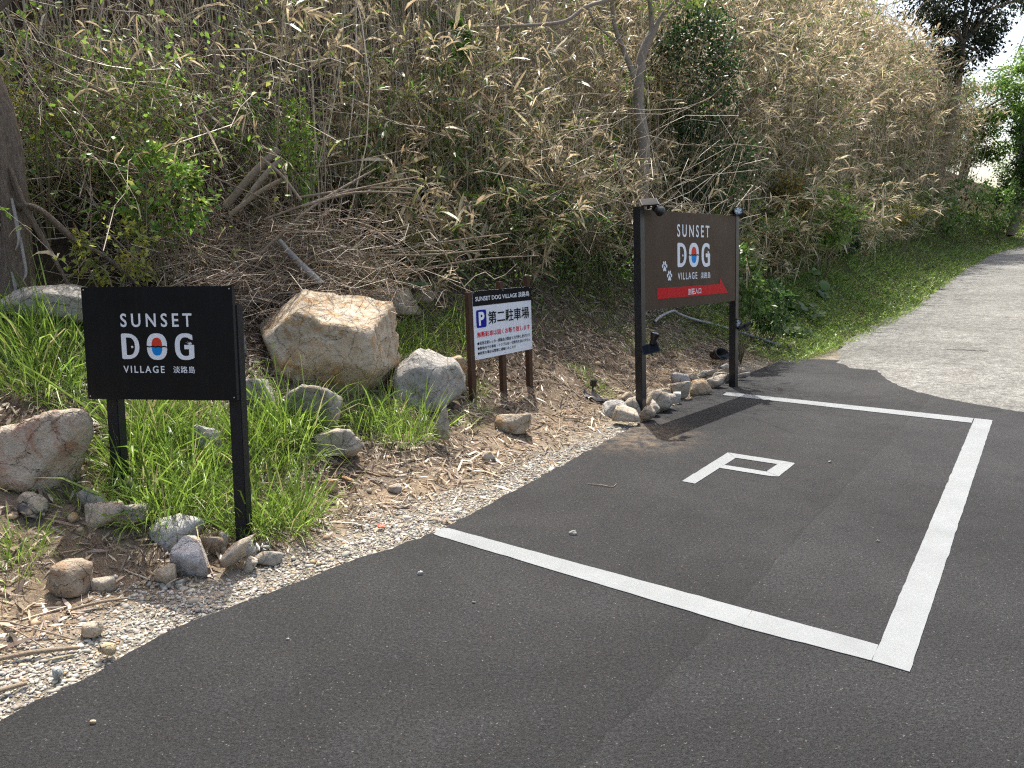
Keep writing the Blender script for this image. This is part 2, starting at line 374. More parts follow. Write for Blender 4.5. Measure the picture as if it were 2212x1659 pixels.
def trunk_mesh(name, pts, radii, mat, parent, sides=14, rough=.12, sub=6, seed=1, origin=(0, 0, 0)):
    """one tapered limb swept along a smooth path"""
    r_ = np.random.default_rng(seed); P = np.array(pts, float); Rr = np.array(radii, float); k = len(P)
    t = np.linspace(0, k-1, (k-1)*sub+1)
    def cr(A):
        out = []
        for tt in t:
            i = min(int(tt), k-2); u = tt-i
            p0 = A[max(i-1, 0)]; p1 = A[i]; p2 = A[i+1]; p3 = A[min(i+2, k-1)]
            out.append(.5*((2*p1)+(p2-p0)*u+(2*p0-5*p1+4*p2-p3)*u*u+(3*p1-p0-3*p2+p3)*u**3))
        return np.array(out)
    P = cr(P); Rr = np.maximum(cr(Rr), .001); n = len(P)
    T = unit(np.gradient(P, axis=0)); A = unit(np.cross(T, np.array([.3, 1, .2]))); B = np.cross(T, A)
    ang = np.arange(sides)*2*np.pi/sides; ph = r_.uniform(0, 6, 4)
    wob = 1+rough*(np.sin(ang[None]*3+ph[0]+t[:, None]*.7)*.6+np.sin(ang[None]*5+ph[1]-t[:, None]*1.3)*.4+np.sin(ang[None]*2+t[:, None]*2.1+ph[2])*.5)
    V = P[:, None]+(Rr[:, None]*wob)[:, :, None]*(np.cos(ang)[None, :, None]*A[:, None]+np.sin(ang)[None, :, None]*B[:, None])
    V = V.reshape(-1, 3)-np.array(origin); idx = np.arange(n*sides).reshape(n, sides)
    a = idx[:-1]; b = idx[1:]; F = np.stack([a, np.roll(a, -1, 1), np.roll(b, -1, 1), b], -1).reshape(-1, 4)
    return mesh_obj(name, V, F, mat, parent, smooth=True)

# ------------------------------------------------------------------ the setting
def axis(a, b, fine0, fine1, step, coarse):
    """grid lines: fine between fine0 and fine1, growing coarser outwards"""
    out = list(np.arange(fine0, fine1+1e-6, step)); x = fine1; s = step
    while x < b: s = min(s*1.12, coarse); x += s; out.append(x)
    x = fine0; s = step
    while x > a: s = min(s*1.12, coarse); x -= s; out.insert(0, x)
    return np.array(out)
def smooth01(x, a, b): t = np.clip((x-a)/(b-a), 0, 1); return t*t*(3-2*t)
def build_bank():
    xs = axis(-260, 320, -4.2, 5.5, .045, 22); ys = axis(-60, 400, 1.6, 12, .05, 22)
    X, Y = np.meshgrid(xs, ys); Z = ground_z(X, Y); d, ye = edge_dist(X, Y)
    near = smooth01(d, .3, 1)*(1-smooth01(Y, 12, 18))
    r = np.random.default_rng(3)
    Z = Z+near*(r.normal(size=Z.shape)*.006+.02*np.sin(X*23+2*np.sin(Y*17))*np.sin(Y*21+2*np.sin(X*15)))
    # the hollow scraped in the bare soil
    Z = Z-.10*np.exp(-(((X+1.12)/.10)**2+((Y-4.55)/.12)**2))
    Z = np.where(d < -.02, Z-.02, Z)
    V = np.stack([X, Y, Z], -1).reshape(-1, 3)
    ny, nx = X.shape; i = np.arange(nx*ny).reshape(ny, nx)
    F = np.stack([i[:-1, :-1], i[:-1, 1:], i[1:, 1:], i[1:, :-1]], -1).reshape(-1, 4)
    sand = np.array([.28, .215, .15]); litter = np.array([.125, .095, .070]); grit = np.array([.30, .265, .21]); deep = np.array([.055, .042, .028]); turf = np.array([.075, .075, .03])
    n = lumps(X*1.7, Y*1.7)
    c = grit+(sand-grit)*smooth01(d, .2, .45)[..., None]
    c = c+(litter-c)*(smooth01(d, .45, 1.0)*np.clip(.75+.3*n, .3, 1))[..., None]
    c = c+(turf-c)*(smooth01(ye, 9.6, 10.8)*smooth01(d, -.6, .1))[..., None]
    c = c+(deep-c)*smooth01(d, 1.9+.3*n, 3.0)[..., None]  # soil darkened behind the thicket: shade between the stems painted into its colour
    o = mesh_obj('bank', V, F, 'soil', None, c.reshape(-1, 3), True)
    tag(o, kind='structure', label='sloping earth bank beside the car park', cat='bank')
build_bank()

def jitter_line(pts, step, amp, seed):
    r = np.random.default_rng(seed); pts = np.array(pts, float); out = []
    for a, b in zip(pts[:-1], pts[1:]):
        n = max(1, int(np.linalg.norm(b-a)/step)); nrm = np.array([-(b-a)[1], (b-a)[0]])/np.linalg.norm(b-a)
        for t in np.arange(n)/n: out.append(a+(b-a)*t+nrm*r.normal()*amp)
    out.append(pts[-1]); return out
def smooth_line(pts, sub=6):
    P = np.array(pts, float); out = []
    for i in range(len(P)-1):
        p0, p1, p2, p3 = P[max(i-1, 0)], P[i], P[i+1], P[min(i+2, len(P)-1)]
        for u in np.arange(sub)/sub:
            out.append(.5*((2*p1)+(p2-p0)*u+(2*p0-5*p1+4*p2-p3)*u*u+(3*p1-p0-3*p2+p3)*u**3))
    out.append(P[-1]); return out
def build_asphalt():
    left = smooth_line([p for p in EDGE if p[1] < 10.4 and p[1] > -8.5])
    left = jitter_line(left[:-1]+[np.array((3.93, 10.5))], .05, .007, 5)
    right = jitter_line(smooth_line([(3.93, 10.5), (4.3, 10.46), (4.61, 10.376), (4.86, 10.05), (4.79, 9.5), (4.609, 8.92), (4.495, 8.168), (4.685, 7.441), (4.976, 6.942), (5.6, 6.1), (8, 4), (14, 0), (20, -4)]), .05, .012, 6)
    ring = left+right[1:]+[np.array((20, -8.5))]
    import bmesh
    from mathutils.geometry import tessellate_polygon
    bm = bmesh.new(); vs_ = [bm.verts.new((p[0], p[1], 0)) for p in ring]; f = bm.faces.new(vs_); f.normal_update()
    if f.normal.z < 0: f.normal_flip()
    r = bmesh.ops.extrude_face_region(bm, geom=[f])
    top = [e for e in r['geom'] if isinstance(e, bmesh.types.BMVert)]
    # keep the first face as the foot of the slab and lift nothing: the copy becomes the top
    for v in vs_: v.co.z = -.03
    bmesh.ops.triangulate(bm, faces=[f_ for f_ in bm.faces if len(f_.verts) > 4])
    # finer triangles near the soil so that grit can fade across them
    me = bpy.data.meshes.new('asphalt'); bm.normal_update(); bm.to_mesh(me); bm.free()
    me.materials.append(MATS['asphalt']); o = bpy.data.objects.new('asphalt', me); COL.objects.link(o)
    tag(o, kind='structure', label='dark new asphalt of the car park', cat='asphalt')
build_asphalt()
def build_road():
    root = tag(empty('road', (4.7, 10.4, 0)), 'pale rough concrete road climbing past the bank', 'road', kind='structure')
    base = np.array((4.7, 10.4, 0))
    L = [np.array(p) for p in [(4.7, 10.4), (5.15, 11.45), (6.0, 12.66), (7.6, 14.6), (9.36, 16.8), (13.2, 22), (17.3, 27), (21.4, 31), (30, 37), (45, 46), (90, 70)]]
    d0 = (L[1]-L[0])/np.linalg.norm(L[1]-L[0]); d0 = np.array((.62, .785))
    L = [L[0]-d0*14, L[0]-d0*6, L[0]-d0*2]+L
    L = np.array(smooth_line(L, 8)); seg = np.r_[0, np.cumsum(np.linalg.norm(np.diff(L, axis=0), axis=1))]
    s0 = seg[np.argmin(np.linalg.norm(L-np.array((4.7, 10.4)), axis=1))]
    joints = [0, s0-3.4, s0+1.05, s0+5.4, s0+10, s0+15, s0+21, s0+28, s0+36, s0+46, seg[-1]]
    rg = np.random.default_rng(8)
    for j, (a, b) in enumerate(zip(joints[:-1], joints[1:])):
        ss = np.r_[a+.008, np.arange(a+.2, b-.1, .25), b-.008] if j < 8 else np.linspace(a, b, 30)
        cx_ = np.interp(ss, seg, L[:, 0]); cy_ = np.interp(ss, seg, L[:, 1])
        tx = np.gradient(cx_); ty = np.gradient(cy_); n_ = np.hypot(tx, ty); rx, ry = ty/n_, -tx/n_
        w = np.array([0, .02, .3, 1, 2, 3.5, 5, 7, 9]); 
        W = np.repeat(w[None], len(ss), 0).copy(); W[:, :2] += (rg.normal(size=len(ss))*.035+.05*np.sin(ss*1.7))[:, None]
        X = cx_[:, None]+rx[:, None]*W; Y = cy_[:, None]+ry[:, None]*W
        d, ye = edge_dist(X, Y); Z = np.interp(ye, *RISE)-.010+np.where(W < .01, -.03, 0)
        Z[:, 0] = Z[:, 1]-.04
        V = np.stack([X, Y, Z], -1).reshape(-1, 3)-base; i = np.arange(X.size).reshape(X.shape)
        F = np.stack([i[:-1, :-1], i[:-1, 1:], i[1:, 1:], i[1:, :-1]], -1).reshape(-1, 4)[:, ::-1]
        mesh_obj('concrete_slab', V, F, 'concrete', root)
build_road()
def flat_poly(name, outer, z, mat, parent=None, thick=.003, origin=(0, 0)):
    n = len(outer); V = [(x-origin[0], y-origin[1], z) for x, y in outer]+[(x-origin[0], y-origin[1], z-thick) for x, y in outer]
    F = [tuple(range(n))]+[(i, i+n, (i+1) % n+n, (i+1) % n) for i in range(n)]
    return mesh_obj(name, V, F, mat, parent)
def rough_outline(pts, seed, amp=.0013):
    return [tuple(p) for p in jitter_line(list(pts)+[pts[0]], .06, amp, seed)[:-1]]
def stripe(label, pts, seed):
    o = flat_poly('parking_line', rough_outline(pts, seed), .0045, 'paint'); tag(o, label, 'parking line', 'painted lines of the parking bay', 'structure')
stripe('wide white painted line along the outer side of the parking bay', [(1.413, 2.652), (1.52, 2.572), (4.457, 6.613), (4.342, 6.697), (4.21, 6.515)], 1)
stripe('white painted line at the gravel end of the parking bay, outer half', [(.9815, 2.927), (1.4115, 2.6535), (1.4965, 2.7690), (1.0745, 3.0705)], 2)
stripe('white painted line at the gravel end of the parking bay, half touching the gravel', [(-.471, 4.025), (.980, 2.928), (1.073, 3.071), (-.39, 4.115), (-.43, 4.11)], 3)
stripe('white painted line across the bay end below the brown sign', [(2.325, 7.944), (4.206, 6.522), (4.337, 6.702), (2.421, 8.102)], 4)
pm = tag(empty('painted_letter', (1.6, 5.3, 0)), 'white painted letter P on the asphalt inside the bay', 'road marking', kind='structure')
for q, pts in enumerate([[(1.187, 4.939), (1.266, 4.881), (1.533, 5.238), (1.595, 5.314), (1.732, 5.494), (1.717, 5.649)], [(1.719, 5.650), (1.734, 5.497), (1.994, 5.318), (2.124, 5.351)],
                         [(1.996, 5.316), (1.849, 5.136), (1.895, 5.016), (2.127, 5.322), (2.126, 5.349)], [(1.535, 5.241), (1.845, 5.025), (1.893, 5.017), (1.847, 5.134), (1.597, 5.312)]]):
    flat_poly('letter_stroke', rough_outline(pts, 20+q, .001), .0045, 'paint', pm, .003, (1.6, 5.3))

# gravel strip, soil grit, dry litter: nobody could count these
ICO_V = None
def chips(S, P, size, col):
    """small uneven stones: squashed octahedra with a bevelled waist (12 vertices)"""
    n = len(P); a = np.arange(5)*2*np.pi/5
    ring1 = np.stack([np.cos(a)*.85, np.sin(a)*.85, np.full(5, .45)], 1); ring2 = np.stack([np.cos(a+.63), np.sin(a+.63), np.full(5, -.25)], 1)
    T = np.concatenate([[[0, 0, .8]], ring1, ring2, [[0, 0, -.8]]])
    f = []
    for k in range(5):
        k2 = (k+1) % 5; f += [(0, 1+k, 1+k2), (1+k, 6+k, 1+k2), (1+k2, 6+k, 6+k2), (6+k, 11, 6+k2)]
    V = T[None]*(1+.22*rng.normal(size=(n, 12, 1)))*np.stack([rng.uniform(.7, 1.35, n), rng.uniform(.6, 1.1, n), rng.uniform(.55, .95, n)], 1)[:, None]
    Q = rng.normal(size=(n, 3, 3))*.14+np.eye(3); ang = rng.uniform(0, 6.28, n); cz, sz = np.cos(ang), np.sin(ang)
    Rz = np.zeros((n, 3, 3)); Rz[:, 0, 0] = cz; Rz[:, 0, 1] = -sz; Rz[:, 1, 0] = sz; Rz[:, 1, 1] = cz; Rz[:, 2, 2] = 1
    V = np.einsum('nij,nkj->nki', Rz@Q, V)*np.asarray(size)[:, None, None]+P[:, None]
    F = np.array(f)[None]+np.arange(n)[:, None, None]*12
    S.add(V, F, np.asarray(col)[:, None, :])
def edge_points(n, y0, y1, d0, d1, power=1.0):
    """random spots along the asphalt edge at distances d0..d1 to its left"""
    seg = np.r_[0, np.cumsum(np.linalg.norm(np.diff(EDGE, axis=0), axis=1))]
    s = rng.uniform(np.interp(y0, EDGE[:, 1], seg), np.interp(y1, EDGE[:, 1], seg), n)
    x = np.interp(s, seg, EDGE[:, 0]); y = np.interp(s, seg, EDGE[:, 1]); x2 = np.interp(s+.3, seg, EDGE[:, 0]); y2 = np.interp(s+.3, seg, EDGE[:, 1])
    t = unit(np.stack([x2-x, y2-y], 1)); d = d0+(d1-d0)*rng.uniform(0, 1, n)**power
    return x-t[:, 1]*d, y+t[:, 0]*d
def slope_normal(x, y):
    e = .06; zx = (ground_z(x+e, y)-ground_z(x-e, y))/(2*e); zy = (ground_z(x, y+e)-ground_z(x, y-e))/(2*e)
    return unit(np.stack([-zx, -zy, np.ones_like(zx)], 1))
def on_ground(x, y, dz=0): return np.stack([x, y, ground_z(x, y)+dz], 1)
S = Soup()
x, y = edge_points(42000, 1.2, 6.8, .0, .75, .9); d, ye = edge_dist(x, y)
wid = np.interp(ye, [1, 2.2, 3.3, 4.2, 5, 6, 6.6], [.5, .48, .40, .44, .34, .22, .12])*(1+.25*np.sin(ye*5)+.15*np.sin(ye*13))
k = (d < wid*rng.uniform(.0, 1.05, len(d))**.55) & (d > .004)
P = on_ground(x[k], y[k], .002); sz = rng.lognormal(math.log(.0062), .42, len(P))
chips(S, P, sz, palette(len(P), [(.40, .375, .325), (.34, .32, .28), (.46, .435, .385), (.28, .275, .255), (.38, .33, .26), (.33, .26, .19)], [5, 3, 3, 1., 1.3, .3], .12))
o = S.build('gravel', 'stone_chips'); tag(o, 'pale grey gravel strip between asphalt and soil', 'gravel', kind='stuff')
S = Soup()
x, y = edge_points(7000, 1.2, 10.3, .05, 2.2, 1.3); P = on_ground(x, y, .001)
chips(S, P, rng.lognormal(math.log(.0065), .5, len(P)), palette(len(P), [(.45, .33, .21), (.36, .26, .16), (.5, .43, .33), (.3, .25, .2)], [4, 3, 2, 1]))
o = S.build('soil_grit', 'stone_chips'); tag(o, 'sandy grit and clods on the bare soil', 'grit', kind='stuff')
S = Soup(); 
def litter(n, y0, y1, d0, d1, power, Lm, cols, w):
    x, y = edge_points(n, y0, y1, d0, d1, power); P = on_ground(x, y, .004+.02*rng.uniform(0, 1, n)**2); N = slope_normal(x, y)
    a = rand_dir(n); dr = unit(a-N*np.sum(a*N, 1, keepdims=True)+N*rng.uniform(-.05, .22, (n, 1)))
    L = rng.lognormal(math.log(Lm), .45, n); W = np.clip(L*rng.uniform(.05, .2, n), .003, .018)
    blades(S, P, dr, L, W, rng.uniform(.0, .3, n), palette(n, cols, w, .25), ref=N+rng.normal(size=(n, 3))*.35)
DRYC = [(.44, .35, .24), (.27, .205, .15), (.62, .54, .40), (.13, .10, .08), (.33, .26, .22)]
litter(15000, 1.0, 5.2, .35, 2.4, .9, .06, DRYC, [3, 3, 1.3, 2.5, 1.5])
litter(17000, 4.6, 11.3, .22, 2.6, .9, .075, DRYC, [4, 3, 2.5, 2, 1.5])
litter(500, 1.2, 6.5, .05, .4, 1, .05, DRYC, [3, 1, 3, 1, 1])
o = S.build('dry_litter', 'dry'); tag(o, 'dry brown leaf and cane litter covering the soil slope', 'leaf litter', kind='stuff')
S = Soup(); n = 1500
x, y = edge_points(n, 1.3, 11, .3, 2.6, .9); N = slope_normal(x, y); P0 = on_ground(x, y, .012); a = rand_dir(n); dr = unit(a-N*np.sum(a*N, 1, keepdims=True))
L = rng.lognormal(math.log(.16), .5, n); b = rand_dir(n)*.12
t = np.linspace(0, 1, 4)[None, :, None]; PP = P0[:, None]+dr[:, None]*L[:, None, None]*t+(b*L[:, None])[:, None]*(t*(1-t))*4; 
tubes(S, PP, np.repeat(rng.uniform(.0015, .005, n)[:, None], 4, 1), palette(n, [(.40, .32, .22), (.28, .21, .16), (.48, .42, .32)], [3, 2, 1.5]))
o = S.build('fallen_twigs', 'stem'); tag(o, 'short broken twigs scattered over the soil slope', 'twigs', kind='stuff')

# ------------------------------------------------------------------ signs
def outline_mesh(name, rings, mat, parent, y=-.0012, thick=.0008):
    """flat shape from closed rings in the board's (x, z) plane; even-odd holes"""
    cu = bpy.data.curves.new('tmp', 'CURVE'); cu.dimensions = '2D'; cu.fill_mode = 'BOTH'; cu.extrude = thick
    for rg in rings:
        sp = cu.splines.new('POLY'); sp.points.add(len(rg)-1)
        for p, (px, pz) in zip(sp.points, rg): p.co = (px, pz, 0, 1)
        sp.use_cyclic_u = True
    return curve_to_part(name, cu, mat, parent, y)
def curve_to_part(name, cu, mat, parent, y, fit=None):
    t = bpy.data.objects.new('tmp', cu); COL.objects.link(t)
    me = bpy.data.meshes.new_from_object(t.evaluated_get(bpy.context.evaluated_depsgraph_get()))
    bpy.data.objects.remove(t); bpy.data.curves.remove(cu)
    co = np.empty(len(me.vertices)*3, np.float32); me.vertices.foreach_get('co', co); co = co.reshape(-1, 3)
    X, Z, T = co[:, 0].copy(), co[:, 1].copy(), co[:, 2].copy()
    if fit:
        x0, x1, z0, z1 = fit
        X = x0+(X-X.min())/(X.max()-X.min())*(x1-x0); Z = z0+(Z-Z.min())/(Z.max()-Z.min())*(z1-z0)
    out = np.stack([X, y-T, Z], 1); me.vertices.foreach_set('co', out.astype(np.float32).ravel()); me.update()
    me.materials.clear(); me.materials.append(MATS[mat]); me.name = name
    o = bpy.data.objects.new(name, me); COL.objects.link(o); o.parent = parent
    return o
def text_part(body, fit, mat, parent, bold=.0, y=-.0016, space=1.0, name='lettering'):
    cu = bpy.data.curves.new('tmp', 'FONT'); cu.body = body; cu.offset = bold; cu.extrude = .0006; cu.space_character = space; cu.resolution_u = 4
    return curve_to_part(name, cu, mat, parent, y, fit)
def superellipse(cx, cz, a, b, p=2.4, n=48, t0=0, t1=2*math.pi):
    out = []
    for t in np.linspace(t0, t1, n, endpoint=(t1-t0) < 6.28):
        c, s = math.cos(t), math.sin(t)
        out.append((cx+a*abs(c)**(2/p)*(1 if c >= 0 else -1), cz+b*abs(s)**(2/p)*(1 if s >= 0 else -1)))
    return out
def logo(board, sunset, D, O, G, village, awaji, bg):
    """the lettered emblem: rows of words round a large three-letter word"""
    text_part('SUNSET', sunset, 'letter_white', board, .014, space=1.5)
    text_part('VILLAGE', village, 'letter_white', board, .012, space=1.35)
    text_part('淡路島', awaji, 'letter_white', board, .006, space=1.1)
    x0, x1, z0, z1 = D; w, h = x1-x0, z1-z0; s = .27*w
    def dshape(x0, x1, z0, z1, r):
        m = (z0+z1)/2; hh = (z1-z0)/2; ww = x1-x0; k = .30
        arc = superellipse(x0+ww*k, m, ww*(1-k), hh, 2.3, 26, -math.pi/2, math.pi/2)
        return [(x0, z0+r), (x0+r*.3, z0+r*.3), (x0+r, z0)]+arc+[(x0+r, z1), (x0+r*.3, z1-r*.3), (x0, z1-r)]
    st = h*.155
    outline_mesh('letter', [dshape(x0, x1, z0, z1, w*.08), dshape(x0+s, x1-s*.9, z0+st, z1-st, w*.02)], 'letter_white', board)
    outline_mesh('eye_dot', [superellipse(x0+w*.60, z0+h*.475, h*.045, h*.045, 2, 20)], 'letter_white', board)
    x0, x1, z0, z1 = O; w, h = x1-x0, z1-z0; cx, cz = (x0+x1)/2, (z0+z1)/2
    outline_mesh('letter', [superellipse(cx, cz, w/2, h/2, 2.5), superellipse(cx, cz, w*.26, h*.335, 2.5)], 'letter_white', board)
    a, b = w*.262, h*.337
    outline_mesh('sun_emblem', [superellipse(cx, cz, a, b, 2.5, 24, 0, math.pi)], 'sun_red', board, -.0014)
    outline_mesh('sea_emblem', [superellipse(cx, cz, a, b, 2.5, 24, math.pi, 2*math.pi)], 'sea_blue', board, -.0014)
    ts = np.linspace(-.03, 1.03, 40); wave = [(x0+w*t, cz+h*.012*math.cos(t*2*math.pi*3.5)) for t in ts]; hw = h*.022
    outline_mesh('wave_line', [[(p, q+hw) for p, q in wave]+[(p, q-hw) for p, q in wave[::-1]]], bg, board, -.0030)
    x0, x1, z0, z1 = G; w, h = x1-x0, z1-z0; cx, cz = x0+w*.56, (z0+z1)/2; a, b = w*.56, h/2
    o1 = superellipse(cx, cz, a, b, 2.5, 60, math.radians(58), math.radians(302)); i1 = superellipse(cx, cz, a-s*.98, b-st, 2.5, 60, math.radians(52), math.radians(305))
    zb = z0+h*.565
    shape = [(x1-w*.07, z1-h*.075), (x1-w*.06, z1-h*.25)]+[p for p in i1 if p[0] < x1-w*.07]+[(x1-w*.27, z0+st*1.05), (x1-w*.27, zb-h*.16), (x1-w*.51, zb-h*.16), (x1-w*.51, zb), (x1, zb), (x1, z0+h*.09), (x1-w*.1, z0+h*.04)]+[p for p in o1[::-1] if p[0] < x1-w*.12]
    outline_mesh('letter', [shape], 'letter_white', board)
    for q, (dx, dz, bend) in enumerate([(-.20, .10, .05), (-.10, .135, .03), (.0, .12, .0)]):
        bx = x1-w*.22; outline_mesh('tail_hair', [[(bx-w*.02+q*w*.02, zb-h*.002), (bx+dx*w*.6+q*w*.02, zb+dz*h*.65), (bx+dx*w*1.3, zb+dz*h), (bx+dx*w*.5+w*.05+q*w*.03, zb+dz*h*.55), (bx+w*.04+q*w*.02, zb-h*.002)]], 'letter_white', board, -.0013)
def screw(parent, x, z, r=.004):
    o = lathe('screw', [(0.0001, .003), (r*.6, .0028), (r, .0012), (r, 0)], 'screw_steel', parent, 10)
    o.rotation_euler = (math.pi/2, 0, 0); o.location = (x, -.001, z)
def sign_root(name, bl, yaw, lean, roll, drop, label):
    rot = (R(lean), R(roll), R(yaw)); from_ = Matrix.Rotation(rot[2], 3, 'Z') @ Matrix.Rotation(rot[1], 3, 'Y') @ Matrix.Rotation(rot[0], 3, 'X')
    e = empty(name, Vector(bl)-from_ @ Vector((0, 0, drop)), rot, label, 'sign'); return e
# black sign
d0 = .86
s1 = sign_root('black_sign', (-2.294, 3.889, .857), -7.22, -4.27, -.13, d0, 'black sign board with white lettering and red and blue emblem on two black posts')
b1 = box('board', 0, .85, 0, .004, d0, d0+.6, 'black_board', s1)
fr = Soup()
V = []; F = []
for q in [(.0, .85, .0045, .03, d0+.002, d0+.03), (.0, .85, .0045, .03, d0+.57, d0+.598), (.0, .03, .0045, .03, d0+.032, d0+.568), (.82, .85, .0045, .03, d0+.032, d0+.568)]:
    v, f = box_mesh(*q); F += [[i+len(V) for i in g] for g in f]; V += v
mesh_obj('backing_frame', V, F, 'black_edge', s1)
for px, lo, w in ((.112, -.75, .033), (.822, -.95, .034)):
    box('post', px-w, px+w, .031, .031+2*w, d0+lo-.13, d0+.585-(.08 if px > .5 else .0), 'black_timber', s1, .004)
for sx, sz in ((.014, d0+.585), (.836, d0+.585), (.014, d0+.016), (.836, d0+.016)): screw(b1, sx, sz, .0045)
Zs = lambda q: (q[0], q[1], q[2]+d0, q[3]+d0)
logo(b1, Zs((.217, .621, .388, .460)), Zs((.215, .316, .218, .354)), Zs((.360, .474, .214, .355)), Zs((.519, .626, .214, .355)), Zs((.218, .453, .144, .182)), Zs((.502, .625, .144, .181)), 'letter_black')
# three-post parking sign
d0 = .40
s2 = sign_root('parking_notice_sign', (-.3195, 6.353, .668), 52.2, -1.4, -.25, d0, 'white notice board with black header and blue parking square on three brown posts')
b2 = box('board', 0, .85, 0, .004, d0, d0+.6, 'white_board', s2)
box('header_panel', .0, .85, -.0012, -.0002, d0+.4695, d0+.6, 'letter_black', b2)
for px, top in ((-.022, .595), (.415, .665), (.826, .70)):
    box('post', px-.030, px+.030, .0052, .05, -.15, d0+top, 'brown_timber', s2, .003)
for sx, sz in ((.016, .586), (.425, .586), (.834, .586), (.016, .3), (.834, .3), (.016, .016), (.425, .016), (.834, .016)): screw(b2, sx, d0+sz, .005)
text_part('SUNSET DOG VILLAGE 淡路島', Zs((.034, .822, .508, .558)), 'letter_white', b2, .010, -.0022)
bp = outline_mesh('blue_square', [superellipse(.1055, d0+.356, .0685, .078, 9, 40)], 'sign_blue', b2)
text_part('P', Zs((.068, .146, .296, .416)), 'letter_white', b2, .035, -.0026)
text_part('第二駐車場', Zs((.20, .812, .298, .413)), 'letter_black', b2, .014)
text_part('無断駐車は固くお断り致します', Zs((.039, .819, .193, .243)), 'letter_red', b2, .009)
text_part('●発見次第レッカー移動及び罰金５万円申し受けます', Zs((.038, .815, .126, .157)), 'letter_black', b2, .0)
text_part('●敷地内での事故・トラブルは一切責任を負いません', Zs((.040, .817, .083, .112)), 'letter_black', b2, .0)
text_part('●悪質な場合は警察に通報いたします', Zs((.039, .590, .040, .068)), 'letter_black', b2, .0)
# brown sign
d0 = 1.0
s3 = sign_root('brown_sign', (1.29, 7.042, 1.025), 47.38, -2.49, .63, d0, 'brown sign board with white lettering, paw prints and red arrow on two black posts')
b3 = box('board', .001, 1.899, .0, .022, d0, d0+.95, 'brown_board', s3)
for px, top in ((-.0405, .975), (1.9405, .965)):
    box('post', px-.039, px+.039, -.004, .074, -.12, d0+top, 'black_metal', s3, .003)
logo(b3, Zs((.600, 1.276, .704, .830)), Zs((.606, .785, .402, .645)), Zs((.838, 1.045, .398, .647)), Zs((1.105, 1.291, .396, .646)), Zs((.610, 1.010, .275, .346)), Zs((1.085, 1.299, .274, .341)), 'letter_black')
outline_mesh('red_arrow', [[(.214, d0+.098), (1.709, d0+.098), (1.514, d0+.276), (1.514, d0+.203), (.214, d0+.203)]], 'arrow_red', b3, -.0014)
text_part('別荘入口', Zs((.818, 1.092, .115, .178)), 'letter_white', b3, .012, -.0030)
for cx, cz, a in ((.357, .412, .1), (.449, .318, -.12)):
    cz += d0; rings = []
    for dx, dz, rx, rz in ((-.038, .004, .0115, .018), (-.016, .031, .012, .021), (.014, .031, .012, .021), (.038, .004, .0115, .018)):
        rings.append(superellipse(cx+dx, cz+dz, rx, rz, 2, 18))
    rings.append([(cx+p*.030, cz-.022+q*.026) for p, q in [(-1, -.55), (-.75, -.95), (-.3, -.82), (0, -.7), (.3, -.82), (.75, -.95), (1, -.55), (.8, .0), (.45, .55), (.2, .95), (0, 1.05), (-.2, .95), (-.45, .55), (-.8, .0)]])
    outline_mesh('paw_print', rings, 'letter_white', b3)
# solar spotlights clamped to the brown sign's posts
def spotlight(loc, rot, up, yawl, label):
    """solar panel plate with a swivelling lamp head beside it; up = +1 lamp hangs below the panel, -1 lamp above"""
    e = empty('solar_spotlight', loc, rot, label, 'spotlight', 'solar spotlights clamped to the brown sign')
    p = box('solar_panel', -.085, .085, -.05, .05, -.008, .008, 'black_plastic', e, .003)
    box('solar_cell', -.076, .076, -.042, .042, .0082, .0095, 'solar_cell', p)
    box('bracket', -.012, .012, -.012, .012, -.07, -.009, 'black_plastic', e, .003)
    h = empty('lamp_head', (0, 0, 0)); bpy.data.objects.remove(h)
    prof = [(.0005, -.055), (.026, -.055), (.030, -.045), (.031, -.02), (.030, .0), (.046, .045), (.050, .06), (.047, .064), (.044, .058)]
    hd = lathe('lamp_head', prof, 'black_plastic', e, 20)
    ln = lathe('lens', [(.0005, .052), (.043, .052), (.0445, .056)], 'lamp_lens', hd, 20)
    for k in range(4):
        a = k*math.pi/2+.5; q = lathe('reflector_cup', [(.014, .0), (.016, .006), (.011, .0075), (.0005, .004)], 'lamp_lens', hd, 10); q.location = (.022*math.cos(a), .022*math.sin(a), .0525)
    box('swivel_arm', -.008, .008, -.075, .0, -.012, .0, 'black_plastic', e, .002)
    return e, hd
def s3pt(x, y, z): return s3.matrix_basis @ Vector((x, y, z))
bpy.context.view_layer.update()
yw = R(47.38)
e, hd = spotlight(s3pt(.0, -.055, d0+1.01), (R(38), R(-4), yw-R(40)), 1, 0, 'solar spotlight with tilted panel on top of the near post of brown sign')
hd.location = (.085, -.02, -.075); hd.rotation_euler = (R(0), R(128), R(25))
e, hd = spotlight(s3pt(1.985, .02, d0+.985), (R(-25), R(20), yw-R(40)), 1, 0, 'solar spotlight with chrome lens at the top of far post of brown sign')
hd.location = (-.04, -.075, -.03); hd.rotation_euler = (R(112), 0, R(-20))
e, hd = spotlight(s3pt(-.055, -.085, d0-.36), (R(60), R(-12), yw-R(40)), -1, 0, 'solar spotlight aiming upward low on the near post of brown sign')
hd.location = (.055, .075, .035); hd.rotation_euler = (R(-45), R(34), R(0))
e, hd = spotlight(s3pt(2.03, -.05, d0-.30), (R(-35), R(-25), yw-R(40)), -1, 0, 'solar spotlight with round lens facing out low on the far post of brown sign')
hd.location = (-.05, -.02, .075); hd.rotation_euler = (R(112), R(0), R(-25))

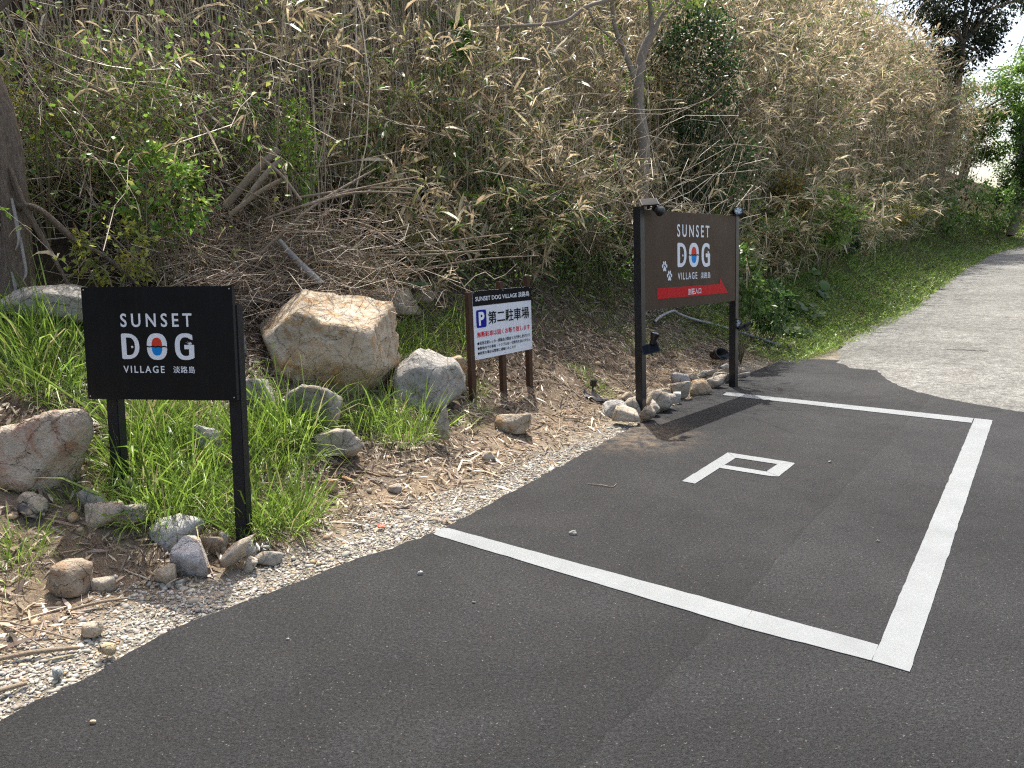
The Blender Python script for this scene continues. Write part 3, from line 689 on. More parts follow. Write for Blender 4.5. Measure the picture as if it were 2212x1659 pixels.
# ------------------------------------------------------------------ rocks
_ico = {}
def ico(sub):
    if sub not in _ico:
        import bmesh
        bm = bmesh.new(); bmesh.ops.create_icosphere(bm, subdivisions=sub, radius=1)
        V = np.array([v.co for v in bm.verts]); bm.verts.index_update(); F = np.array([[v.index for v in f.verts] for f in bm.faces]); bm.free()
        _ico[sub] = (unit(V), F)
    return _ico[sub]
def vnoise(P, seed, f):
    r = np.random.default_rng(seed); out = np.zeros(len(P))
    for k in range(6):
        d = unit(r.normal(size=3)); out += np.sin(P@(d*f*(1+.35*k))+r.uniform(0, 6.28))/(1+.35*k)
    return out/3
def rock(name, c, half, mat, seed, sub=3, planes=None, label=None, cat='rock', group=None, rotz=0, rough=1.):
    """an angular stone: a ball cut by planes, its edges worn a little and its faces uneven"""
    D, F = ico(sub); r = np.random.default_rng(seed)
    if planes is None:
        n = 4; N = unit(r.normal(size=(n, 3))*np.array([1, 1, .9])); off = r.uniform(.62, .95, n)
        N = np.concatenate([N, [[0, 0, 1], [0, 0, -1], [1, 0, 0], [-1, 0, 0], [0, -1, 0], [0, 1, 0]]]); N[-6:] = unit(N[-6:]+r.normal(size=(6, 3))*.33); off = np.r_[off, r.uniform(.7, .95, 6)]
    else:
        N = unit(np.array([p[:3] for p in planes], float)); off = np.array([p[3] for p in planes])
    q = D@N.T; t = np.where(q > .05, off/np.maximum(q, .05), 9)
    p = 110.0; rad = (np.sum(t**-p, 1))**(-1/p)
    V = D*rad[:, None]
    if planes is None: V = V/np.max(np.abs(V), 0)*np.array(half)
    s = max(half)
    for _ in range(9 if sub > 3 else 6):          # chips broken off the edges
        nn = unit(r.normal(size=3)); hh = V@nn; cut = hh.max()-s*r.uniform(.03, .12); V = V-np.maximum(hh-cut, 0)[:, None]*nn*.92
    if sub > 3: V = V-D*(s*.05*rough*np.maximum(0, 1-np.abs(vnoise(V/s, seed+9, 3.2))*7))[:, None]   # fracture lines
    V = V+D*(rough*s*(.025*vnoise(V/s, seed, 4)+.018*vnoise(V/s, seed+1, 11)+.012*vnoise(V/s, seed+2, 27)))[:, None]
    cz, sz = math.cos(rotz), math.sin(rotz)
    V = np.stack([V[:, 0]*cz-V[:, 1]*sz, V[:, 0]*sz+V[:, 1]*cz, V[:, 2]], 1)
    o = mesh_obj(name, V, F, mat, None, None, False, c)
    return tag(o, label, cat, group)
ROCKS = [
    ('boulder', -3.037, 5.154, 1.269, 0.455, 0.25, 0.19, 'greytan', 'wide grey and tan boulder with flat top behind black sign board'),
    ('boulder', -1.285, 7.137, 1.076, 0.332, 0.183, 0.151, 'tan', 'low tan boulder behind the upper right corner of the big cracked boulder'),
    ('boulder', -0.918, 7.574, 1.112, 0.147, 0.085, 0.085, 'tan2', 'small tan boulder half sunk in grass, behind low tan boulder'),
    ('boulder', -0.77, 5.986, 0.514, 0.332, 0.207, 0.207, 'grey', 'smooth grey slab boulder beside three-post parking sign'),
    ('boulder', -0.525, 5.342, 0.278, 0.076, 0.069, 0.176, 'greytan', 'upright narrow pale rock below smooth grey slab boulder'),
    ('boulder', -0.569, 6.483, 0.544, 0.179, 0.135, 0.135, 'orange', 'orange tan rock tucked behind smooth grey slab boulder'),
    ('boulder', -1.411, 5.019, 0.535, 0.201, 0.148, 0.148, 'grey2', 'tilted grey slab leaning under the big cracked boulder'),
    ('boulder', -1.178, 4.793, 0.323, 0.142, 0.099, 0.099, 'tan2', 'flat pale tan rock below the tilted grey slab'),
    ('boulder', -1.785, 5.011, 0.643, 0.144, 0.099, 0.099, 'grey', 'squat grey rock hidden in grass right of black sign board'),
    ('boulder', -2.168, 6.24, 1.225, 0.202, 0.111, 0.089, 'grey2', 'dark grey boulder under brush pile behind black sign'),
    ('boulder', -2.052, 5.501, 0.953, 0.049, 0.044, 0.122, 'white', 'pale rounded rock at the right edge of black sign board'),
    ('boulder', -2.468, 3.795, 0.533, 0.235, 0.211, 0.218, 'pink', 'pinkish tan boulder with broad flat face left of black sign post'),
    ('boulder', -1.149, 4.426, 0.186, 0.054, 0.048, 0.078, 'orange', 'orange stained rock at edge of bare soil hollow'),
    ('boulder', -1.822, 4.341, 0.447, 0.082, 0.073, 0.115, 'white', 'pale rock half buried in tall grass between black sign posts'),
    ('boulder', 0.01, 5.934, 0.171, 0.138, 0.084, 0.084, 'tan', 'flat tan rock sunk in litter below three-post parking sign'),
    ('rock', -2.233, 3.718, 0.329, 0.066, 0.059, 0.059, 'grey', 'rough grey rock at foot of left black sign post'),
    ('rock', -2.141, 3.654, 0.279, 0.132, 0.082, 0.082, 'pink', 'long wedge of reddish tan rock below black sign post'),
    ('rock', -2.046, 3.698, 0.25, 0.085, 0.072, 0.072, 'pinkgrey', 'speckled pinkish grey rock leaning on long reddish wedge rock'),
    ('rock', -2.112, 3.872, 0.346, 0.037, 0.033, 0.066, 'tan2', 'narrow tan rock standing in grass behind speckled pinkish rock'),
    ('rock', -2.458, 3.566, 0.375, 0.061, 0.041, 0.041, 'tan', 'small tan rock under the pinkish flat-faced boulder'),
    ('rock', -2.065, 3.188, 0.121, 0.066, 0.06, 0.073, 'brown', 'squarish brown block of rock alone on bare soil'),
    ('rock', -1.953, 3.252, 0.079, 0.062, 0.034, 0.034, 'tan2', 'flat tan stone beside squarish brown block'),
    ('rock', -2.269, 3.574, 0.284, 0.025, 0.022, 0.028, 'orange', 'tiny orange stone between pinkish boulder and long wedge rock'),
    ('rock', -1.805, 3.691, 0.149, 0.135, 0.074, 0.071, 'white', 'large white and grey rock topping the pile at black sign post'),
    ('rock', -1.652, 3.757, 0.113, 0.064, 0.039, 0.039, 'orange', 'orange brown rock wedged behind black sign post pile'),
    ('rock', -1.657, 3.497, 0.109, 0.103, 0.082, 0.082, 'violet', 'violet grey and white rock fronting the black sign post pile'),
    ('rock', -1.462, 3.512, 0.083, 0.095, 0.075, 0.075, 'pink', 'pinkish tan rock directly in front of black sign post'),
    ('rock', -1.564, 3.654, 0.092, 0.054, 0.048, 0.05, 'brown', 'brown speckled rock between white rock and black sign post'),
    ('rock', -1.567, 3.736, 0.106, 0.025, 0.022, 0.042, 'greytan', 'small greyish rock just behind black sign post foot'),
    ('rock', -1.421, 3.679, 0.067, 0.045, 0.041, 0.044, 'grey', 'bluish grey rock right of black sign post foot'),
    ('rock', -1.356, 3.727, 0.05, 0.041, 0.024, 0.024, 'tan2', 'small sandy rock at the right end of the black sign pile'),
    ('rock', -1.291, 3.611, 0.046, 0.071, 0.043, 0.043, 'grey2', 'dark greenish grey wedge rock at right end of black sign pile'),
    ('rock', -1.359, 3.544, 0.043, 0.038, 0.034, 0.039, 'greytan', 'low mossy rock under the bluish grey rock'),
    ('rock', -1.705, 3.36, 0.07, 0.05, 0.045, 0.047, 'tan', 'crumbly sandy rock in front of the violet grey rock'),
    ('rock', -1.814, 2.902, 0.038, 0.04, 0.034, 0.034, 'tan', 'tan rock lying in white gravel on bare soil side'),
    ('rock', -1.68, 2.776, 0.021, 0.028, 0.025, 0.025, 'ochre', 'ochre yellow stone lying in white gravel'),
    ('rock', -1.797, 2.621, 0.014, 0.019, 0.017, 0.017, 'blue', 'round bluish pebble lying in white gravel near asphalt edge'),
    ('rock', 0.989, 6.93, 0.087, 0.107, 0.08, 0.08, 'white', 'white and grey rock at the left end of brown sign pile'),
    ('rock', 1.068, 6.662, 0.068, 0.116, 0.069, 0.069, 'tan', 'tan wedge rock in front of white rock at brown sign'),
    ('rock', 1.279, 6.776, 0.051, 0.079, 0.061, 0.061, 'brown', 'brownish block right in front of near post of brown sign'),
    ('rock', 1.388, 6.981, 0.055, 0.061, 0.055, 0.065, 'pinkgrey', 'pinkish upright rock right of near post of brown sign'),
    ('rock', 1.168, 6.999, 0.076, 0.072, 0.065, 0.079, 'tan2', 'tan rock left of near post of brown sign'),
    ('rock', 1.155, 7.422, 0.096, 0.074, 0.043, 0.043, 'tan', 'small tan rock on top behind white rock at brown sign'),
    ('rock', 1.265, 7.429, 0.062, 0.045, 0.038, 0.038, 'greytan', 'small pale rock touching near post of brown sign from behind'),
    ('rock', 1.474, 7.207, 0.076, 0.106, 0.09, 0.09, 'tan2', 'large tan angular rock beside near post of brown sign'),
    ('rock', 1.579, 7.282, 0.065, 0.063, 0.057, 0.077, 'pinkgrey', 'upright pinkish rock leaning on large tan angular rock'),
    ('rock', 1.638, 7.829, 0.062, 0.096, 0.053, 0.05, 'pink', 'pinkish rounded rock above large tan angular rock'),
    ('rock', 1.727, 7.549, 0.043, 0.044, 0.039, 0.051, 'white', 'small pale cube of rock at front of brown sign row'),
    ('rock', 1.834, 7.83, 0.082, 0.09, 0.081, 0.085, 'tan2', 'rounded tan rock in the middle of brown sign row'),
    ('rock', 1.943, 8.325, 0.093, 0.109, 0.075, 0.075, 'violet', 'grey white rock behind rounded tan rock of brown sign row'),
    ('rock', 2.086, 8.051, 0.069, 0.116, 0.082, 0.082, 'orange', 'big orange tan rock in the middle of brown sign row'),
    ('rock', 2.151, 8.633, 0.079, 0.075, 0.058, 0.058, 'tan', 'tan rock behind the big orange rock'),
    ('rock', 2.353, 8.398, 0.054, 0.118, 0.065, 0.065, 'tan2', 'pale flat topped rock right of the big orange rock'),
    ('rock', 2.41, 8.898, 0.063, 0.091, 0.051, 0.051, 'grey', 'grey rock behind pale flat topped rock'),
    ('rock', 2.652, 9.062, 0.056, 0.104, 0.057, 0.055, 'tan', 'tan rock left of far post of brown sign'),
    ('rock', 2.532, 8.743, 0.049, 0.101, 0.059, 0.059, 'grey2', 'low grey rock in front of tan rock at far post'),
    ('rock', 2.789, 9.431, 0.055, 0.063, 0.042, 0.042, 'white', 'small pale rock behind far post of brown sign'),
    ('rock', 2.811, 8.855, 0.04, 0.079, 0.048, 0.048, 'pinkgrey', 'pinkish block at the right foot of far post'),
    ('rock', 2.969, 9.308, 0.033, 0.057, 0.039, 0.039, 'tan2', 'small tan rock at the right end of brown sign row'),
    ('rock', 1.464, 7.61, 0.067, 0.029, 0.026, 0.044, 'white', 'little white rock just right of near post of brown sign'),
    ('rock', -0.191, 5.333, 0.086, 0.049, 0.043, 0.043, 'greytan', 'lone greyish stone on soil below three-post parking sign'),
    ('rock', -0.923, 4.503, 0.105, 0.021, 0.018, 0.018, 'tan2', 'lone tan stone at top of gravel strip'),
    ('rock', -0.773, 4.57, 0.093, 0.042, 0.027, 0.027, 'pinkgrey', 'pinkish stone at edge of litter above gravel'),
    ('rock', -1.054, 4.548, 0.16, 0.045, 0.025, 0.024, 'orange', 'orange stone on the lip of bare soil hollow'),
    ('pebble', 0.341, 4.001, 0.012, 0.02, 0.015, 0.015, 'grey', 'largest grey pebble lying inside the painted parking bay'),
    ('pebble', -1.493, 2.325, 0.006, 0.009, 0.007, 0.007, 'tan', 'tan pebble lying alone on asphalt close to the gravel strip'),
    ('pebble', -0.481, 3.497, 0.008, 0.012, 0.009, 0.009, 'white', 'white pebble on asphalt close to the end of painted line'),
    ('pebble', 2.403, 5.346, 0.007, 0.012, 0.009, 0.009, 'white', 'small white chip on asphalt right of painted letter'),
    ('pebble', 2.022, 3.834, 0.005, 0.009, 0.006, 0.006, 'white', 'small white chip on asphalt near the wide painted line'),
    ('pebble', -0.19, 3.184, 0.005, 0.008, 0.005, 0.005, 'tan', 'small tan chip on asphalt in front of painted bay'),
    ('pebble', -0.971, 2.874, 0.004, 0.007, 0.005, 0.005, 'white', 'small white chip on open dark asphalt'),
]
for i, (kind, x, y, z, a, b, c, colr, lab) in enumerate(ROCKS):
    fit_z = ground_z(np.array([x]), np.array([y]))[0]
    rock(kind, (x, y, max(z, fit_z+c*.25)+c*.2 if kind != 'pebble' else c*.75), tuple(np.array((a, b, c))*((1.18, 1.18, 1.28) if kind == 'boulder' else (1.3, 1.25, 1.4))), 'rock_'+colr, 100+i*7, 4 if kind == 'boulder' else (3 if a > .03 else 2), None, lab, 'boulder' if kind == 'boulder' else ('pebble' if kind == 'pebble' else 'rock'),
         {'boulder': 'boulders on the bank', 'rock': 'rocks piled round the sign posts', 'pebble': 'loose pebbles on the asphalt'}[kind])
# the big cracked boulder: planes as (nx, ny, nz, distance) with x to the right, y into the bank
rock('boulder', (-1.45, 5.66, .93), (.45, .40, .40), 'rock_boulder', 5, 5,
     [(1, -.15, .05, .44), (.30, -.30, .90, .29), (-.62, -.30, .72, .36), (-.90, -.35, -.25, .42), (-.25, -.93, .22, .33), (.35, -.90, .12, .36), (.1, -.82, -.55, .36), (0, 0, -1, .45), (0, 1, 0, .45), (-.45, -.55, -.7, .43), (.75, -.2, -.62, .47), (-.1, .6, .8, .42), (.55, -.72, .42, .40)],
     'huge cracked orange tan boulder right of black sign', 'boulder', 'boulders on the bank', 0, .8)

# ------------------------------------------------------------------ small things lying about
def path_obj(name, pts, rad, mat, label, cat, group=None, seed=1, sides=8, rough=.05, sub=5):
    o = trunk_mesh(name, pts, rad, mat, None, sides, rough, sub, seed, pts[0]); o.location = pts[0]
    return tag(o, label, cat, group)
def gz(x, y): return float(ground_z(np.array([x]), np.array([y]))[0])
path_obj('conduit_pipe', [(2.0, 10.2, gz(2.0, 10.2)+.08), (2.12, 10.42, gz(2.12, 10.42)+.10), (2.38, 10.78, gz(2.38, 10.78)+.13), (2.5, 10.86, gz(2.5, 10.86)+.10), (2.79, 11.1, gz(2.79, 11.1)+.07), (3.44, 11.38, gz(3.44, 11.38)+.05), (4.15, 11.2, gz(4.15, 11.2)+.03)], [.02]*7, 'pipe_grey', 'grey plastic conduit pipe lying on the slope behind brown sign', 'pipe', None, 3, 10, 0)
path_obj('log', [(-1.92, 6.22, 1.72), (-1.80, 6.18, 1.58), (-1.62, 6.1, 1.42), (-1.54, 6.06, 1.36)], [.020, .027, .030, .024], 'grey_wood', 'short grey dead log poking out of the brush pile', 'log', None, 4, 10, .12)
CANES = [((-2.40, 6.35, 2.00), (-1.98, 6.55, 2.49), .034, 'thick broken dead stem, longest of the bundle on brush pile'), ((-2.27, 6.28, 1.96), (-1.95, 6.48, 2.40), .024, 'split brown stem lying under the thick broken stem on brush pile'), ((-2.32, 6.22, 1.93), (-1.88, 6.42, 2.25), .02, 'thin brown stem lowest in the broken bundle on brush pile'),
         ((-2.12, 6.5, 2.42), (-1.74, 6.3, 2.04), .016, 'brown stick crossing down from the broken bundle'), ((-2.05, 6.6, 2.50), (-1.89, 6.55, 2.09), .015, 'upright brown stick behind the broken bundle')]
for a, b, r, lab in CANES:
    m = tuple((p+q)/2+dd for p, q, dd in zip(a, b, (.01, .0, .03))); path_obj('broken_stem', [a, m, b], [r, r*.95, r*.8], 'dead_wood', lab, 'stem', 'broken stems on the brush pile', 9, 8, .15)
LONG = [((-2.12, 6.1, 1.55), (-1.22, 6.95, 2.36), .014), ((-2.05, 6.3, 1.9), (-.82, 6.9, 2.28), .011), ((-1.84, 6.5, 2.08), (-.85, 6.95, 2.18), .011), ((-1.77, 6.4, 2.0), (-.88, 6.8, 2.13), .012), ((-2.3, 6.6, 2.3), (-.9, 7.4, 2.6), .009),
        ((-1.6, 6.7, 1.6), (-.2, 7.3, 1.62), .011), ((-1.7, 6.8, 1.5), (.0, 7.6, 1.78), .010), ((-1.1, 7.0, 1.4), (.3, 7.8, 1.55), .010), ((-.9, 7.2, 2.2), (-.25, 6.7, 1.0), .008), ((-1.3, 6.9, 2.0), (-.6, 6.6, 1.1), .008), ((-3.2, 5.7, 2.9), (-2.2, 6.4, 2.5), .010), ((-2.3, 7.2, 3.15), (-1.3, 7.5, 3.5), .011), ((-3.3, 5.6, 2.75), (-1.8, 6.5, 1.95), .008), ((-1.5, 6.3, 1.5), (-.7, 6.6, 1.25), .008), ((-2.5, 5.9, 1.6), (-1.7, 6.1, 1.35), .009)]
for i, (a, b, r) in enumerate(LONG):
    m = tuple((p+q)/2+dd for p, q, dd in zip(a, b, rng.normal(size=3)*.04)); path_obj('fallen_cane', [a, m, b], [r, r*.9, r*.55], 'dead_wood', 'long pale fallen cane lying across the brush', 'cane', 'long fallen canes on the brush', 30+i, 6, .05)
for i, (x, y, an, L, r) in enumerate([(.42, 6.35, 1.5, .26, .006), (.62, 6.55, .35, .34, .006), (.75, 6.7, .1, .3, .005), (-.27, 5.95, 1.1, .2, .009), (-1.62, 3.45, .4, .2, .009), (-1.9, 3.1, .7, .25, .007), (-1.95, 2.72, .5, .32, .01), (-1.98, 2.45, .8, .3, .012), (-.35, 5.35, .05, .4, .005), (.5, 7.3, 2.3, .55, .007), (-.2, 7.2, 2.2, .5, .006), (1.2, 7.9, 2.4, .5, .007)]):
    dx, dy = math.cos(an)*L/2, math.sin(an)*L/2; p = [(x-dx, y-dy, gz(x-dx, y-dy)+r+.012), (x, y, gz(x, y)+r+.022), (x+dx, y+dy, gz(x+dx, y+dy)+r+.012)]
    path_obj('stick', p, [r, r, r*.7], 'dead_wood', 'dry pale stick lying on the soil slope', 'stick', 'sticks on the soil slope', 60+i, 6, .1)
path_obj('twig', [(.52, 4.9, .004), (.60, 4.87, .008), (.68, 4.83, .006), (.72, 4.90, .004)], [.003, .0035, .003, .002], 'dead_wood', 'small forked dry twig lying on the asphalt', 'twig', None, 77, 6, .1)
def sheet(name, c, a, b, seed, mat, label, cat):
    r = np.random.default_rng(seed); n = 9; u = np.linspace(-1, 1, n); U, Vv = np.meshgrid(u, u)
    Z = .25*min(a, b)*(np.sin(U*3+r.uniform(0, 6))*np.cos(Vv*4+r.uniform(0, 6)))+.12*min(a, b)*r.normal(size=U.shape)
    rr = 1-.25*np.abs(U*Vv); X = c[0]+U*a*rr; Y = c[1]+Vv*b*rr
    P = np.stack([U*a*rr, Vv*b*rr, Z+ground_z(X, Y)-c[2]+.03], -1).reshape(-1, 3); i = np.arange(n*n).reshape(n, n)
    F = np.stack([i[:-1, :-1], i[:-1, 1:], i[1:, 1:], i[1:, :-1]], -1).reshape(-1, 4)
    tag(mesh_obj(name, P, F, mat, None, None, True, c), label, cat)
sheet('plastic_scrap', (-2.43, 3.52, gz(-2.43, 3.52)), .06, .05, 1, 'black_plastic', 'crumpled black plastic scrap below pinkish flat-faced boulder', 'scrap')
sheet('plastic_scrap', (.84, 7.2, gz(.84, 7.2)), .13, .07, 2, 'black_plastic', 'crumpled black plastic scrap left of brown sign rock pile', 'scrap')
sheet('plastic_scrap', (-1.37, 3.72, gz(-1.37, 3.72)), .06, .05, 4, 'black_plastic', 'torn black plastic scrap at foot of yellow green grass clump', 'scrap')
sheet('orange_scrap', (-.78, 4.08, gz(-.78, 4.08)), .022, .018, 6, 'scrap_orange', 'tiny orange scrap lying on the gravel', 'scrap')
# black plastic tray behind the far pile and the little peg light
t = lathe('plant_pot', [(.0005, 0), (.10, .0), (.135, .13), (.145, .13), (.145, .145), (.128, .145), (.095, .01), (.0005, .01)], 'black_plastic', None, 20); t.location = (2.72, 9.72, gz(2.72, 9.72)+.09); t.rotation_euler = (R(70), R(15), R(30)); t.scale = (1, .55, 1)
tag(t, 'flattened black plastic pot lying behind the brown sign rock row', 'pot')
pg = empty('peg_light', (.83, 7.42, gz(.83, 7.42)-.02), (R(4), R(3), .4), 'small black peg light standing on the slope left of brown sign', 'light')
lathe('stake', [(.004, -.05), (.009, .0), (.009, .07), (.006, .07)], 'black_plastic', pg, 10); box('lamp_cap', -.028, .028, -.022, .022, .071, .135, 'black_plastic', pg, .004)

# ------------------------------------------------------------------ trees
UP = np.array([-.025, .03, 1.0]); UP = UP/np.linalg.norm(UP)
def crown_leaves(S, c, rad, n, L, cols, w, nclump, droop=.3, seed=0):
    """leaves in clumps spread through an uneven crown volume"""
    cc = rand_dir(nclump)*rng.uniform(.45, 1.0, (nclump, 1))**.6*np.array(rad)+np.array(c)
    k = rng.integers(0, nclump, n); tone = 1+.25*rng.normal(size=nclump)
    P = cc[k]+rng.normal(size=(n, 3))*np.array(rad)*.13
    d = unit(P-np.array(c)+rng.normal(size=(n, 3))*np.mean(rad)*.8); d[:, 2] -= droop
    nr = unit(rng.normal(size=(n, 3))*.7+np.array([0, -.2, 1]))
    ovals(S, P, d, nr, L*rng.uniform(.7, 1.3, n), L*.5*rng.uniform(.7, 1.3, n), np.clip(palette(n, cols, w)*tone[k][:, None], .005, .6))
# gnarled trunk at the left edge
t = empty('old_tree', (-3.44, 5.12, 1.25), (0, 0, 0), 'gnarled tree with grey peeling bark at foot of the vines', 'tree'); o_ = (-3.44, 5.12, 1.25)
trunk_mesh('trunk', [(-3.48, 5.10, 1.1), (-3.44, 5.12, 1.38), (-3.40, 5.14, 1.75), (-3.40, 5.17, 2.1), (-3.43, 5.2, 2.45), (-3.50, 5.25, 2.8), (-3.64, 5.3, 3.15), (-3.72, 5.35, 3.6), (-3.7, 5.4, 4.2)], [.14, .108, .092, .088, .082, .072, .06, .055, .045], 'bark', t, 48, .2, 8, 3, o_)
for k, (pts, r) in enumerate([([(-3.36, 5.10, 1.95), (-3.2, 5.12, 1.93), (-3.05, 5.25, 1.72), (-2.9, 5.35, 1.6), (-2.7, 5.5, 1.32), (-2.55, 5.6, 1.15)], .024), ([(-3.36, 5.12, 2.2), (-3.28, 5.1, 1.95), (-3.2, 5.15, 1.7), (-3.1, 5.2, 1.4), (-3.02, 5.3, 1.1)], .02), ([(-3.6, 5.28, 3.1), (-3.3, 5.4, 3.4), (-3.0, 5.6, 3.6), (-2.6, 5.9, 3.7)], .02)]):
    trunk_mesh('limb', pts, np.linspace(r, r*.5, len(pts)), 'bark', t, 14, .25, 7, 40+k, o_)
for k, (px, pz, ln) in enumerate([(-3.33, 2.0, .34), (-3.31, 1.75, .3), (-3.42, 2.4, .25), (-3.40, 1.6, .28)]):
    pts = [(px, 5.05, pz), (px+.015, 5.04, pz-ln*.4), (px+.03, 5.02, pz-ln*.8), (px+.01, 5.0, pz-ln)]
    trunk_mesh('bark_strip', pts, [.008, .011, .008, .002], 'grey_wood', t, 8, .3, 4, 60+k, o_)
S = Soup(); crown_leaves(S, (-3.7, 5.5, 4.5), (.8, .8, .5), 900, .05, [(.10, .15, .03), (.16, .19, .05)], [1, 1], 40); S.build('crown', 'leaf', t, o_)
# slim tree behind the brown sign
o_ = (1.93, 11.0, 1.45); t = empty('slim_tree', o_, (0, 0, 0), 'slim smooth grey trunk forking behind the brown sign', 'tree')
trunk_mesh('trunk', [(1.95, 11.02, 1.2), (1.93, 11, 1.9), (1.935, 11, 2.5), (1.95, 11, 3.1), (1.87, 11, 3.55), (1.86, 11, 3.95), (1.90, 11, 4.3), (2.06, 11, 4.64)], [.10, .088, .084, .083, .08, .07, .066, .06], 'smooth_bark', t, 16, .05, 7, 5, o_)
for k, (pts, r) in enumerate([([(1.86, 11, 3.75), (1.76, 10.97, 4.05), (1.62, 10.95, 4.35), (1.5, 10.9, 4.62), (1.45, 10.88, 5.0), (1.55, 10.8, 5.4)], .045), ([(2.02, 11, 4.58), (2.0, 11.0, 4.95), (1.93, 11, 5.3), (2.0, 11, 6)], .042), ([(2.05, 11, 4.6), (2.2, 10.98, 4.85), (2.45, 10.9, 5.1), (2.6, 10.8, 5.6)], .035),
                              ([(1.95, 11, 5.2), (1.5, 10.7, 4.95), (1.05, 10.4, 4.75), (.75, 10.2, 4.52), (.3, 10, 4.42), (-.1, 9.9, 4.38), (-.35, 9.85, 4.36)], .03), ([(1.05, 10.4, 4.75), (1.2, 10.5, 4.55), (1.45, 10.7, 4.42), (1.62, 10.9, 4.38)], .018)]):
    trunk_mesh('limb', pts, np.linspace(r, r*.45, len(pts)), 'smooth_bark', t, 10, .06, 5, 80+k, o_)
S = Soup()
for c, rr, n in (((1.85, 10.95, 3.85), (.22, .15, .25), 120), ((2.3, 10.9, 5.3), (.9, .7, .5), 900), ((1.2, 10.6, 5.3), (.8, .6, .4), 700)): crown_leaves(S, c, rr, n, .055, [(.09, .15, .03), (.15, .2, .05)], [1, 1], 24)
S.build('crown', 'leaf', t, o_)
def tree(name, base, top, r, crowns, n, L, cols, w, label, group=None):
    t = empty(name, base, (0, 0, 0), label, 'tree', group); m = [(a+b)/2+dd for a, b, dd in zip(base, top, (.15, 0, 0))]
    trunk_mesh('trunk', [base, m, top], [r, r*.8, r*.45], 'bark', t, 12, .1, 6, 7, base)
    S = Soup()
    for c, rr in crowns:
        crown_leaves(S, c, rr, int(n*rr[0]*rr[2]), L, cols, w, max(30, int(26*rr[0]*rr[2])))
        k = 5; P = np.stack([np.repeat(np.array(top)[None], k, 0), np.array(c)+rand_dir(k)*np.array(rr)*.75], 1); 
        tubes(SB := Soup(), P, np.repeat(np.array([[r*.35, r*.1]]), k, 0), np.repeat([[.12, .1, .08]], k, 0), 5); SB.build('limb', 'stem', t, base)
    S.build('crown', 'leaf', t, base)
tree('dark_evergreen_tree', (16.6, 29.5, 4.2), (17.2, 29.5, 9.0), .2, [((17.9, 29.5, 10.6), (1.6, 1.4, 1.3)), ((16.2, 29.2, 10.9), (1.6, 1.2, 1.4)), ((17.0, 29.4, 9.0), (1.5, 1.0, .9)), ((16.2, 29.4, 8.2), (1.1, .9, .7))], 1900, .15, [(.024, .036, .016), (.038, .052, .024)], [2, 1], 'dark evergreen tree against the sky above the dry bamboo')
tree('bright_green_tree', (22.6, 33.6, 2.0), (22.6, 33.6, 7), .22, [((22.5, 33.4, 8.3), (1.35, 1.3, 1.1)), ((24.0, 33.6, 9.6), (1.7, 1.5, 1.3)), ((23.6, 33.2, 7.2), (1.4, 1.3, 1.2))], 2300, .15, [(.20, .35, .06), (.14, .26, .05), (.28, .42, .08)], [2, 2, 1], 'bright green leafy tree where the road climbs out of sight')
tree('deep_green_tree', (21.7, 32.4, 1.9), (21.8, 32.4, 4), .18, [((21.9, 32.3, 5.4), (1.1, 1.0, 1.2)), ((22.9, 32.3, 4.6), (1.2, 1.0, 1.5)), ((21.7, 32.6, 3.6), (.9, .9, .9))], 2600, .12, [(.06, .13, .028), (.04, .09, .022)], [1, 1], 'deep green bushy tree in front of bright green tree')
tree('roadside_tree', (25.2, 36.2, 2.2), (25.2, 36.2, 5), .2, [((25.0, 36, 5.2), (1.6, 1.3, 1.6)), ((26.4, 36.3, 4.4), (1.6, 1.3, 1.6)), ((25.6, 36.4, 7.0), (1.6, 1.3, 1.3))], 1900, .14, [(.09, .18, .035), (.06, .12, .028)], [1, 1], 'mid green tree closing the view at the far end of the road')
tree('roadside_tree', (19.8, 33.2, 4), (20.0, 33.2, 7), .2, [((20.4, 33.0, 7.6), (1.5, 1.3, 1.1)), ((20.0, 33.2, 6.2), (1.3, 1.2, 1.2)), ((21.2, 33.4, 6.4), (1.2, 1.2, 1.3))], 1900, .14, [(.15, .25, .045), (.10, .19, .035)], [1, 1], 'yellow green tree rising behind the far end of the dry bamboo')
for k, (a, b, sag, r, lab) in enumerate([((20, 60, 23.3), (70, 52, 24.5), .5, .03, 'highest thin power cable in the pale sky'), ((20, 60, 21.7), (70, 50, 22.5), .5, .035, 'second power cable in the pale sky with clamps'), ((20, 60, 20.2), (70, 48, 20.5), .5, .03, 'third thin power cable in the pale sky'), ((38.6, 60, 14), (42.5, 60, 26), .0, .03, 'steep thin stay cable crossing the power cables'), ((20, 60, 14.5), (70, 54, 15), .4, .03, 'low thin power cable just above the trees'), ((20, 60, 12.4), (60, 56, 14.6), .2, .09, 'thick pale low cable running into the trees')]):
    P = [tuple(np.array(a)*(1-u)+np.array(b)*u-np.array([0, 0, sag*4*u*(1-u)])) for u in np.linspace(0, 1, 7)]
    path_obj('power_cable', P, [r]*7, 'cable', lab, 'cable', 'power cables in the sky', 5, 6, 0, 2)
path_obj('bare_branch', [(17.5, 29.3, 10.0), (18.6, 29, 10.3), (19.4, 28.9, 10.35), (20.1, 28.8, 10.05), (21, 28.7, 10.1)], [.05, .045, .04, .035, .02], 'dead_wood', 'bare crooked branch reaching from dark evergreen tree across the sky', 'branch', None, 9, 8, .1)

